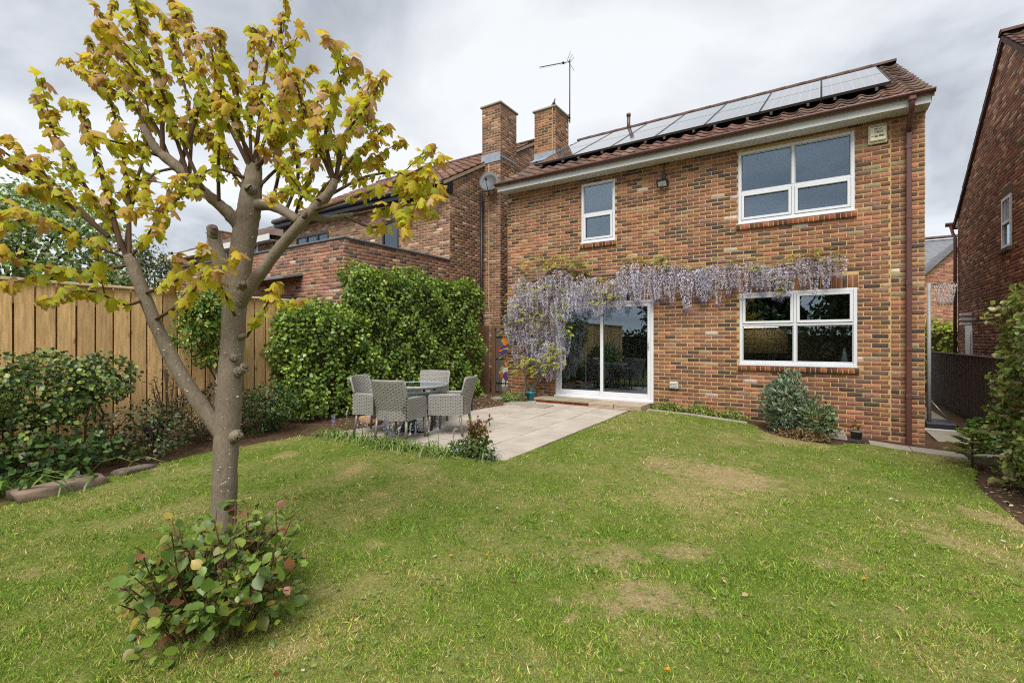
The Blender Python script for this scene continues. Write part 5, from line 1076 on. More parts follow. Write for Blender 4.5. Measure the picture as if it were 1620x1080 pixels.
# ------------------------------------------------------------------ inside, behind the glass
def interior():
    y = YF
    t = thing('dining_table', 'dark dining table dimly seen through the patio door', 'table', (-3.6, y+2, -1.23)); wd = mat('dark_wood', lin(58, 40, 34), rough=.4, var=.2)
    MB().bbox(-4.3, -3.0, y+1.4, y+2.3, -.52, -.48, .008).build('tabletop', wd, t)
    for a in (-4.2, -3.1):
        for b in (y+1.5, y+2.2): MB().bbox(a-.03, a+.03, b-.03, b+.03, -1.235, -.521, .004).build('leg', wd, t)
    for k, x in enumerate((-4.0, -3.35)):
        t = thing('dining_chair', ['dark dining chair behind the glass nearer the door middle', 'dark dining chair behind the glass nearer the door handle'][k], 'chair', (x, y+1.2, -1.235), 'dining chairs indoors'); rd = mat('dark_red_wood', lin(64, 36, 38), rough=.4, var=.2)
        MB().bbox(x-.21, x+.21, y+1.0, y+1.4, -.80, -.76, .01).build('seat', rd, t)
        m = MB(); m.tube([(x-.2, y+.98, -.42), (x, y+.93, -.40), (x+.2, y+.98, -.42)], .022, 6); m.tube([(x-.2, y+.98, -.6), (x, y+.94, -.58), (x+.2, y+.98, -.6)], .016, 6); m.build('backrest', rd, t)
        for a in (-.19, .19):
            for b, zz in ((y+1.0, -.40), (y+1.38, -.78)): MB().bbox(x+a-.018, x+a+.018, b-.018, b+.018, -1.235, zz, .003).build('leg', rd, t)
    t = thing('bookcase', 'wooden cabinet with a pale edge just inside the left of the patio door', 'cabinet', (-5.2, y+.7, -1.235)); wm = mat('tan_wood', lin(150, 112, 72), rough=.5, var=.2, stretch=(6, 6, .8))
    MB().bbox(-5.45, -5.02, y+.45, y+.95, -1.235, -.28, .006).build('carcass', wm, t); MB().bbox(-5.0, -4.86, y+.94, y+.97, -1.235, -.26, .004).build('back_panel', mat('green_board', lin(92, 110, 92), rough=.6, var=.4, scale=6), t); MB().bbox(-4.858, -4.82, y+.93, y+.97, -1.235, -.25, .004).build('edge', UPVC, t)
    # kitchen
    t = thing('kitchen_wall_tiles', 'lit cream splashback tiles seen through the lower right window', 'tiles', (-1.5, y+3.7, -.4)); ct = mat('cream_tile', lin(206, 188, 150), rough=.3, var=.08, scale=8)
    X0, Z0 = -1.75, -.30
    for i in range(7):
        for j in range(5): MB().bbox(X0+i*.15, X0+i*.15+.145, y+3.88, y+3.9, Z0+j*.12, Z0+j*.12+.115, .003).build('tile', ct, t)
    t = thing('kitchen_wall_cabinet', 'dark kitchen wall cabinet above lit tiles', 'cabinet', (-1, y+3.7, .4)); MB().bbox(-1.8, -.2, y+3.5, y+3.9, .36, 1.1, .006).build('carcass', wd, t)
    MB().box(-1.7, -.9, y+3.6, y+3.63, .352, .359).build('strip_light', mat('strip_light', (1, .85, .6), emit=(1, .82, .55, 4)), t)
    t = thing('kitchen_counter', 'dark kitchen counter with pale worktop behind the lower window', 'counter', (-1, y+.5, -1.2)); MB().bbox(-2.3, 1.15, y+.15, y+.75, -1.235, -.5, .006).build('carcass', wd, t); MB().bbox(-2.3, 1.15, y+.13, y+.78, -.498, -.455, .006).build('worktop', mat('worktop', lin(120, 116, 112), rough=.3, var=.1), t)
    t = thing('vase', 'white vase on the inner window sill at the right', 'vase', (.36, y+.3, -.455)); m = MB(); m.lathe([(.001, 0), (.05, 0), (.06, .12), (.03, .25), (.02, .34), (.001, .34)], (.33, y+.22, -.455), 14); m.build('vase_body', UPVC, t)
    t = thing('orchid', 'pink orchid plant behind the lower window', 'plant', (.1, y+.3, -.455)); m = MB(); m.lathe([(.001, 0), (.05, 0), (.065, .11), (.001, .11)], (.08, y+.28, -.455), 12); m.build('pot', wd, t); P, d = shell_pts(60, (.1, y+.27, -.15), (.14, .06, .12), .7); foliage('flowers', t, P, [(214, 150, 160), (186, 110, 120)], .05, 1.1, d, PETAL)
interior()
# ================================================================== PLANTS
def stems(mb, pts_list, r=.006): [mb.tube(p, r, 5, cap=False) for p in pts_list]
HEDGE = [(92, 122, 46), (114, 146, 56), (134, 162, 62), (76, 102, 44), (160, 180, 80), (120, 138, 76)]
def box_hedge(name, label, cat, boxes, n, cols, size, stem_lines, weights=None, width=1.0, top_cols=None, mat_=None, seed=0):
    """leaf shell over lumpy boxes; (x0,x1,y0,y1,z0,z1)"""
    t = thing(name, label, cat, ((boxes[0][0]+boxes[0][1])/2, (boxes[0][2]+boxes[0][3])/2, boxes[0][4])); P = []; D = []
    tot = sum((b[1]-b[0]+b[3]-b[2])*(b[5]-b[4])*2+(b[1]-b[0])*(b[3]-b[2]) for b in boxes)
    for (x0, x1, y0, y1, z0, z1) in boxes:
        faces = [((x1-x0)*(z1-z0), 0), ((x1-x0)*(z1-z0), 1), ((y1-y0)*(z1-z0), 2), ((y1-y0)*(z1-z0), 3), ((x1-x0)*(y1-y0), 4)]
        for ar, k in faces:
            m_ = int(n*ar/tot); a = rng.random(m_); b = rng.random(m_); dpt = rng.random(m_)**1.7*.22
            if k < 2: p = np.stack([x0+(x1-x0)*a, np.full(m_, y0 if k == 0 else y1), z0+(z1-z0)*b], -1); d = np.array([0, -1 if k == 0 else 1, 0.])
            elif k < 4: p = np.stack([np.full(m_, x0 if k == 2 else x1), y0+(y1-y0)*a, z0+(z1-z0)*b], -1); d = np.array([-1 if k == 2 else 1, 0, 0.])
            else: p = np.stack([x0+(x1-x0)*a, y0+(y1-y0)*b, np.full(m_, z1)], -1); d = np.array([0, 0, 1.])
            lump = .075*(np.sin(p@np.array([4.1, 3.3, 5.2])+seed)+np.sin(p@np.array([-6.3, 7.1, 4.7])+2+seed)+.8*np.sin(p@np.array([11, -9, 12.])+1))
            # round the edges: pull points near box corners inward
            cx, cy, cz = (x0+x1)/2, (y0+y1)/2, (z0+z1)/2; q = np.abs((p-np.array([cx, cy, cz]))/np.array([(x1-x0)/2, (y1-y0)/2, (z1-z0)/2]+np.array([0, 0, 0])))
            rnd = np.clip(np.sort(q, 1)[:, 1]-.8, 0, .2)**2*4*(p[:, 2] > cz)
            P.append(p+d*(lump-dpt-rnd*.9)[:, None]+rng.normal(0, .012, p.shape)); D.append(np.tile(d, (m_, 1)))
    P = np.concatenate(P); D = np.concatenate(D); low = P[:, 2] > g1(P[:, 0].mean(), P[:, 1].mean())-.02; P = P[low]; D = D[low]
    foliage('foliage', t, P, cols, size, width, D, mat_ or GLOSSLEAF, weights=weights)
    if top_cols:   # fresh growth along the crown
        tb = boxes[-1]; k = (D[:, 2] > .5) | (rng.random(len(P)) < .16); Q = P[k]; Q = Q[rng.random(len(Q)) < .8]
        foliage('new_growth', t, Q+np.array([0, 0, .03]), top_cols, size*.9, width, np.tile([0, 0, 1.], (len(Q), 1)), LEAF)
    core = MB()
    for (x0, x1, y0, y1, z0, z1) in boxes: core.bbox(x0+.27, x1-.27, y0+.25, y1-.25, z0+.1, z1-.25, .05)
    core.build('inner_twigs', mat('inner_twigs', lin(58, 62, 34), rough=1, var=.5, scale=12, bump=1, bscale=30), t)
    s = MB(); stems(s, stem_lines, .018); s.build('stems', STEM, t, kind='stuff') if stem_lines else None
    return t
def up_stems(x0, x1, y0, y1, z, h, n): return [[(a, b, z), (a+random.uniform(-.1, .1), b+random.uniform(-.1, .1), z+h*.5), (a+random.uniform(-.15, .15), b+random.uniform(-.15, .15), z+h)] for a, b in [(random.uniform(x0, x1), random.uniform(y0, y1)) for _ in range(n)]]
box_hedge('evergreen_hedge', 'large clipped glossy evergreen hedge behind the patio furniture, lower at its left end', 'hedge', [(-8.0, -7.2, 4.62, 6.2, -1.3, .56), (-8.0, -7.22, 5.95, 9.75, -1.35, 1.40)], 30000, HEDGE, .068, up_stems(-7.7, -7.4, 4.6, 9.4, -1.4, .8, 26), width=1.15, top_cols=[(140, 164, 54), (160, 176, 66), (120, 148, 48)])
box_hedge('variegated_hedge', 'tall variegated hedge at the right edge of the lawn', 'hedge', [(1.86, 3.0, 6.3, 8.4, -1.65, .5), (2.1, 3.0, 6.3, 8.1, .1, .84)], 15000, [(134, 150, 72), (112, 134, 58), (160, 170, 94), (92, 114, 50), (182, 180, 124), (140, 130, 70)], .066, up_stems(1.95, 2.3, 6.2, 8.2, -1.7, .8, 14), width=1.2, top_cols=[(130, 140, 60), (150, 154, 80)], seed=2)
box_hedge('lime_hedge', 'bright lime-green hedge far down the right side passage', 'hedge', [(2.75, 5.5, 21, 25, -1.7, .62)], 5000, [(150, 160, 50), (126, 144, 44), (170, 172, 70)], .12, [], width=1.1, seed=5)
def bush(name, label, cat, c, r, n, cols, size, width=1.0, thick=.45, lump=.2, mat_=None, weights=None, stem=8, tpl='ov', seed=1, zmin=None, extra=None, droop=.2, up=.35):
    gx, gy = c[0], c[1]; g = g1(gx, gy) if zmin is None else zmin; t = thing(name, label, cat, (gx, gy, g))
    P, d = shell_pts(n, c, r, thick, lump, g-.01, seed)
    foliage('foliage', t, P, cols, size, width, d, mat_, tpl, weights=weights, droop=droop, up=up)
    if extra is not None: P, d = shell_pts(extra[0], c, r, .25, lump, g, seed); foliage('new_growth', t, P, extra[1], size*.8, width, d, mat_)
    if stem:
        s = MB(); ls = []
        for k in range(stem):
            q = rdir(1)[0]; q[2] = abs(q[2]); e = np.array(c)+q*np.array(r)*.8; b = np.array([gx+random.uniform(-.3, .3)*r[0], gy+random.uniform(-.3, .3)*r[1], g-.02]); ls.append([b, (b+e)/2+rng.normal(0, .03, 3), e])
        stems(s, ls, .007); s.build('stems', STEM, t, kind='stuff')
    return t
# left bed, along the fence
def ivy_bush():
    t = thing('ivy_shrub', 'broad dark ivy-like shrub in front of the fence at the left edge', 'shrub', (-7.3, 1.6, -1.3)); P = []; D = []
    for c, r, n in (((-7.4, .95, -.70), (.40, .5, .52), 2600), ((-7.4, 1.7, -.58), (.36, .46, .42), 2200), ((-7.4, 2.15, -.46), (.30, .34, .28), 1000), ((-7.2, 1.3, -1.05), (.36, .8, .26), 1000), ((-7.4, .3, -.66), (.4, .5, .5), 1000)):
        p, d = shell_pts(n, c, r, .4, .22, -1.35, int(c[1]*10)); P.append(p); D.append(d)
    P = np.concatenate(P); D = np.concatenate(D)
    foliage('foliage', t, P, [(72, 96, 54), (90, 116, 58), (60, 80, 48), (124, 146, 66), (100, 120, 76), (150, 164, 78)], .052, 1.3, D, GLOSSLEAF)
    s = MB(); stems(s, up_stems(-7.6, -7.2, .4, 2.4, -1.35, .9, 16), .012); s.build('stems', STEM, t, kind='stuff')
ivy_bush()
def strap_plant(name, label, cat, c, n, L_, wd, cols, parent=None, spread=.5, nseg=5, stiff=.5, mt=None):
    """arching strap leaves; each leaf a tapering strip"""
    V = []; T = []; Cc = []; col = palette(cols, n, .14)
    t = parent or thing(name, label, cat, c)
    for i in range(n):
        a = random.uniform(0, 2*PI); l = L_*random.uniform(.55, 1.15); h = np.array([math.cos(a), math.sin(a), 0]); sd = np.array([-h[1], h[0], 0]); b = np.array(c)+h*random.uniform(0, .06)+np.array([random.uniform(-1, 1)*spread*.25, random.uniform(-1, 1)*spread*.25, 0])
        tilt = random.uniform(.15, .7); base = len(V)
        for k in range(nseg+1):
            q = k/nseg; ang = tilt+q*q*(1.9-stiff*1.6); p = b+l*q*(h*math.sin(ang)+np.array([0, 0, math.cos(ang)])); ww = wd*(1-q**2.2)*(.55+.9*min(q*3, .5))
            V += [p-sd*ww/2, p+sd*ww/2]; Cc += [col[i]]*2
        for k in range(nseg): T.append((base+2*k, base+2*k+1, base+2*k+3, base+2*k+2))
    link('leaves', npmesh('leaves', np.array(V)-org(t), np.array(T), np.array(Cc)), mt or LEAF, t, kind='stuff'); return t
strap_plant('iris_clump', 'iris-like clump of broad strap leaves at the foot of the ivy shrub', 'plant', (-6.62, 1.65, g1(-6.6, 1.65)), 16, .55, .045, [(96, 126, 52), (120, 146, 66)], spread=1.6, stiff=.2)
strap_plant('iris_clump', 'strap-leaved clump leaning over the stone at the left photo edge', 'plant', (-6.5, 1.12, g1(-6.5, 1.1)), 16, .6, .05, [(86, 118, 48), (110, 138, 60)], spread=.8, stiff=.3)
bush('ground_shrub', 'low leafy ground cover between the edging stone and the ivy shrub', 'shrub', (-6.85, 1.55, -1.25), (.3, .8, .24), 900, [(70, 96, 48), (92, 118, 56), (56, 78, 42)], .07, 1.1, seed=4)
bush('ground_shrub', 'straggly mixed green undergrowth right of the ivy shrub', 'shrub', (-7.0, 2.55, -1.12), (.4, .5, .34), 1300, [(76, 92, 58), (60, 76, 46), (104, 116, 72), (92, 72, 50)], .05, .9, seed=6, stem=16)
bush('dry_shrub', 'wispy half-bare pale shrub standing against the fence boards', 'shrub', (-7.4, 2.9, -.75), (.25, .3, .55), 420, [(128, 124, 96), (104, 96, 74), (90, 104, 62)], .05, .5, stem=18, seed=7)
bush('heather_shrub', 'dark brownish-green mounded shrub behind the tree trunk', 'shrub', (-7.2, 3.35, -1.0), (.42, .55, .42), 3600, [(74, 72, 44), (58, 60, 38), (96, 84, 54), (84, 60, 48)], .036, .8, seed=8, stem=10)
bush('dark_shrub', 'small dark glossy shrub between the trunk and the hedge', 'shrub', (-7.15, 4.05, -1.05), (.34, .42, .36), 2200, [(52, 72, 40), (66, 90, 46), (84, 108, 56)], .05, .9, seed=9, mat_=GLOSSLEAF)
def blue_pot():
    c = tuple(onD(243, 690, 6.35)); c = (c[0], c[1], g1(c[0], c[1])); t = thing('plant_pot', 'dark blue glazed pot half hidden in the left flower bed', 'pot', c); m = MB(); m.lathe([(.001, 0), (.09, 0), (.12, .2), (.135, .27), (.12, .28), (.1, .22), (.001, .22)], c, 18); m.build('pot', mat('blue_glaze', lin(28, 40, 84), rough=.25, var=.2, coat=.5), t)
    P, d = shell_pts(40, (c[0], c[1], c[2]+.32), (.13, .13, .1), .7); foliage('foliage', t, P, [(112, 146, 90), (90, 126, 70)], .06, 1.5, d)
blue_pot()
def choisya():
    a = onX(325, 520, -7.6); t = thing('tied_shrub', 'yellow-green evergreen tied to a pale stake in front of the fence', 'shrub', (a[0], a[1], -1.3)); P = []; D = []
    for (px, py, r, n) in ((320, 500, .27, 700), (335, 480, .22, 500), (300, 530, .2, 320), (335, 560, .2, 380), (310, 478, .18, 300), (345, 520, .2, 300)):
        p, d = shell_pts(n, onX(px, py, -7.6), (r*.8, r, r), .5, .25, None, px); P.append(p); D.append(d)
    P = np.concatenate(P); D = np.concatenate(D); foliage('foliage', t, P, [(128, 150, 58), (102, 130, 50), (150, 166, 76), (76, 104, 44)], .075, .75, D, GLOSSLEAF)
    s = MB(); b = onX(343, 640, -7.62); s.tube([(b[0], b[1], -1.35), (b[0], b[1], -.2)], .022, 8); s.build('stake', mat('pale_stake', lin(176, 168, 150), rough=.8, var=.15), t)
    s = MB(); stems(s, [[(b[0]+.03, b[1]+.03, -1.35), (b[0]+.05, b[1], -.5), onX(330, 500, -7.6)], [(b[0], b[1], -.6), onX(310, 540, -7.6), onX(305, 500, -7.6)]], .014); s.build('stems', STEM, t, kind='stuff')
choisya()
# front edge of the patio: bluebells and a rose
def bluebells():
    xs = [-6.35, -6.1, -5.85, -5.6, -5.35, -5.15, -4.95, -4.75, -4.55, -4.35, -4.15, -3.95]
    names = ['first', 'second', 'third', 'fourth', 'fifth', 'sixth', 'seventh', 'eighth', 'ninth', 'tenth', 'eleventh', 'twelfth']
    for i, x in enumerate(xs):
        y = 4.6+random.uniform(-.05, .05); z = g1(x, y); t = thing('bluebell_clump', '%s bluebell clump from the left along the front edge of the patio' % names[i], 'bluebell', (x, y, z), 'bluebells along the patio edge')
        strap_plant('', '', '', (x, y-.03, z), random.randint(34, 46), .30, .018, [(110, 138, 58), (132, 156, 72), (94, 122, 54), (150, 166, 100)], t, spread=.55, stiff=.15)
        nf = [1, 1, 1, 1, 1, 3, 3, 1, 2, 1, 1, 1][i]
        for k in range(nf):
            bx, by = x+random.uniform(-.12, .12), y+random.uniform(-.06, .08); h = random.uniform(.28, .42); s = MB(); le = random.uniform(-.04, .04); s.tube([(bx, by, z), (bx+le*.5, by, z+h*.6), (bx+le, by, z+h)], .0035, 5); s.build('flower_stalk', mat('green_stalk', lin(110, 130, 70), rough=.6), t)
            n = 18; q = np.linspace(.6, 1.02, n); P = np.stack([bx+le*q+rng.normal(0, .014, n), by+rng.normal(0, .014, n), z+h*q], -1); pal = [(150, 132, 200), (128, 112, 190), (176, 160, 214)] if random.random() < .6 else [(206, 190, 214), (190, 170, 206), (220, 206, 222)]
            foliage('flower', t, P, pal, .025, 1.0, np.tile([0, 0, -1.], (n, 1))+rdir(n), PETAL, droop=.6)
bluebells()
def rose():
    c = (-3.62, 4.72); z = g1(*c); t = thing('rose_bush', 'small bronze-tipped rose bush at the right corner of the patio edge', 'shrub', (*c, z)); ls = []; P = []; D = []
    for k in range(13):
        a = random.uniform(0, 2*PI); h = random.uniform(.25, .52); e = np.array([c[0]+math.cos(a)*.28*random.random(), c[1]+math.sin(a)*.2*random.random(), z+h]); b = np.array([c[0]+random.uniform(-.1, .1), c[1]+random.uniform(-.05, .05), z]); mid = (b+e)/2+rng.normal(0, .03, 3); ls.append([b, mid, e])
        for q in np.linspace(.3, 1, 9): P.append(b*(1-q)**2+2*mid*q*(1-q)+e*q*q); D.append(rdir(1)[0])
    s = MB(); stems(s, ls, .005); s.build('stems', mat('bronze_stem', lin(110, 70, 50), rough=.6), t, kind='stuff')
    P = np.array(P); P = np.repeat(P, 4, 0)+rng.normal(0, .02, (len(P)*4, 3)); hi = P[:, 2] > z+.3; D = rdir(len(P))
    foliage('foliage', t, P[~hi], [(92, 112, 60), (112, 128, 70), (128, 112, 62)], .05, 1.0, D[~hi]); foliage('young_leaves', t, P[hi], [(126, 82, 52), (142, 104, 64), (112, 112, 60)], .055, .9, D[hi])
    strap_plant('', '', '', (c[0]+.2, c[1]-.05, z), 30, .22, .02, [(110, 128, 92), (88, 110, 68)], t, spread=.5, stiff=.5)
    P, d = shell_pts(700, (c[0]-.05, c[1]-.02, z+.1), (.34, .16, .14), .6, .2, z); foliage('base_foliage', t, P, [(84, 108, 50), (104, 124, 62), (72, 92, 44)], .045, .8, d)
rose()
# along the house wall
bush('sage_shrub', 'grey-green bushy perennial with narrow leaves against the lower window wall', 'shrub', (-.52, 9.12, -1.05), (.33, .30, .52), 2900, [(122, 140, 112), (104, 124, 94), (146, 160, 132), (88, 108, 76)], .085, .42, seed=12, stem=12, droop=-.45, thick=.6)
bush('sage_shrub', 'lower greener half of the border plant beside the grey-green perennial', 'shrub', (-.08, 8.95, -1.28), (.30, .26, .30), 1500, [(100, 120, 74), (82, 104, 60), (124, 138, 104)], .07, .5, seed=13, droop=-.3)
bush('dead_clump', 'dry brown clump of old stems at the lawn edge under the perennial', 'shrub', (-.25, 8.68, -1.46), (.36, .12, .08), 500, [(140, 108, 76), (118, 88, 62), (160, 130, 92)], .06, .3, seed=14, stem=10)
for k, (x, lb) in enumerate(((-2.55, 'nearest the door step'), (-2.0, 'in the middle of the wall strip'), (-1.45, 'nearest the grey-green perennial'))):
    bush('ground_cover', 'low bright leafy ground cover along the house wall, '+lb, 'ground cover', (x, 9.62, g1(x, 9.6)+.05), (.34, .15, .11), 800, [(128, 144, 62), (104, 126, 52), (146, 156, 80)], .05, .7, seed=20+k, stem=0, thick=.7)
bush('daisy_clump', 'low bright green clump with tiny yellow flowers by the turquoise pot', 'plant', (-5.98, 9.15, -1.30), (.30, .24, .16), 1100, [(122, 142, 64), (100, 126, 54), (92, 116, 60), (220, 206, 90)], .045, .6, seed=30, stem=0, weights=[.35, .33, .29, .03], thick=.7)
bush('side_plant', 'leafy plant with yellow bud beside the dark fence, farther one', 'plant', (2.36, 11.6, -1.52), (.2, .3, .17), 500, [(84, 112, 52), (104, 130, 62), (200, 180, 60)], .07, 1.0, seed=31, weights=[.5, .48, .02])
bush('side_plant', 'leafy green plant beside the dark fence, nearer one', 'plant', (2.3, 10.1, -1.55), (.22, .3, .16), 500, [(90, 122, 54), (110, 138, 66)], .08, 1.1, seed=32)
def conifer():
    c = (1.66, 8.55); z = g1(*c); t = thing('small_conifer', 'small bright green yew-like sapling in front of the variegated hedge', 'conifer', (*c, z)); s = MB(); s.tube([(*c, z), (c[0], c[1], z+.5)], .012, 6); P = []; A = []
    for k in range(26):
        a = k*2.4; zz = z+.14+.34*k/26; r = .30*(1-.55*k/26); e = np.array([c[0]+math.cos(a)*r, c[1]+math.sin(a)*r, zz+.05]); b = np.array([*c, zz]); s.tube([b, e], .004, 4)
        for q in np.linspace(.25, 1, 22):
            for sd in (-1, 1): P.append(b+(e-b)*q); A.append((e-b)/r*.5+sd*np.array([-math.sin(a), math.cos(a), 0])+np.array([0, 0, .15]))
    s.build('trunk', STEM, t); P = np.array(P); A = np.array(A); n = len(P); V, T, Cc = leaf_arrays(P, A+rdir(n)*.25, np.array([0, 0, .8])+rdir(n)*.9, rng.uniform(.045, .075, n), .42, palette([(128, 150, 56), (104, 132, 50), (150, 166, 70)], n, .12), DI, DIT); link('needles', npmesh('needles', V-org(t), T, Cc), LEAF, t, kind='stuff')
conifer()
# ================================================================== THE MAPLE IN THE LAWN
def spline(P, n):
    """Catmull-Rom through rows of P (any width)"""
    P = np.asarray(P, float); Q = np.concatenate([2*P[:1]-P[1:2], P, 2*P[-1:]-P[-2:-1]]); out = []
    m_ = len(P)-1
    for i in range(m_):
        p0, p1, p2, p3 = Q[i:i+4]
        for t_ in np.linspace(0, 1, n, endpoint=False): out.append(.5*((2*p1)+(-p0+p2)*t_+(2*p0-5*p1+4*p2-p3)*t_*t_+(-p0+3*p1-3*p2+p3)*t_**3))
    out.append(P[-1]); return np.array(out)
def limb(mb, pix, n=8, seg=5, knob=.05, closed=True):
    """pix rows: photo x, y, distance, radius in photo pixels"""
    S = spline(pix, seg); pts = [onD(a, b, d) for a, b, d, r in S]; rad = [max(.002, (.81 if r > 17 else .77)*r*d/FPX) for a, b, d, r in S]
    rad = [r*(1+knob*random.uniform(-1, 1)) for r in rad]
    b0 = len(mb.v); mb.tube(pts, rad, n); V = np.array(mb.v[b0:]); V += rng.normal(0, 1, V.shape)*np.repeat(rad, n)[:, None]*knob*.35; mb.v[b0:] = [tuple(p) for p in V]
    return S
def maple_templates():
    out = [(.0, 0), (.22, -.05), (.46, .05), (.42, .2), (.36, .27), (.50, .42), (.55, .62), (.42, .64), (.26, .56), (.22, .78), (0, 1.0)]
    half = out; full = half+[(-x, y) for x, y in half[-2:0:-1]]; res = []
    for droop, cup in ((.7, .6), (1.1, .95), (1.4, 1.2)):
        V = [(-.014, 0, 0), (.014, 0, 0), (.012, .5, .1), (-.012, .5, .1)]; c, s = math.cos(droop), math.sin(droop)
        def pl(x, y):
            zc = -cup*abs(x)*.9-cup*.5*y*y; return (x, .5+c*y+s*zc, .1-s*y+c*zc)
        V.append(pl(0, .38)); b = len(V); V += [pl(x, y) for x, y in full]; n = len(full)
        T = [(0, 1, 2), (0, 2, 3)]+[(4, b+k, b+(k+1) % n) for k in range(n)]
        res.append((np.array(V), np.array(T)))
    return res
def leaf_set(parent, P, A, N, S, Wd, ci, cols, tpls, ti, n_ind, mt, name='leaf'):
    """the leaves that show largest as objects of their own, the rest joined"""
    d = P@FW; key = S/np.maximum(d, .3); order = np.argsort(-key); ind = order[:n_ind]; rest = order[n_ind:]
    var = {}
    An = nrm(A); X = nrm(np.cross(An, N)); Nn = np.cross(X, An)
    for i in ind:
        k = (int(ti[i]), int(ci[i]))
        if k not in var:
            V, T = tpls[k[0]]; me = npmesh(name, V, T, np.repeat(cols[k[1]][None], len(V), 0), True); me.materials.append(mt); var[k] = me
        o = link(name, var[k], None, parent); p = P[i]-org(parent); s = S[i]
        o.matrix_basis = Matrix(((X[i][0]*s*Wd[i], An[i][0]*s, Nn[i][0]*s, p[0]), (X[i][1]*s*Wd[i], An[i][1]*s, Nn[i][1]*s, p[1]), (X[i][2]*s*Wd[i], An[i][2]*s, Nn[i][2]*s, p[2]), (0, 0, 0, 1)))
    VV, TT, CC, b = [], [], [], 0
    for k in range(len(tpls)):
        r = rest[ti[rest] == k]
        if len(r) == 0: continue
        V, T, Cc = leaf_arrays(P[r], A[r], N[r], S[r], Wd[r], cols[ci[r]]*(1+rng.normal(0, .1, (len(r), 1))), *tpls[k]); VV.append(V); TT.append(T+b); CC.append(Cc); b += len(V)
    if VV: link('foliage', npmesh('foliage', np.concatenate(VV)-org(parent), np.concatenate(TT), np.concatenate(CC), True), mt, parent, kind='stuff')
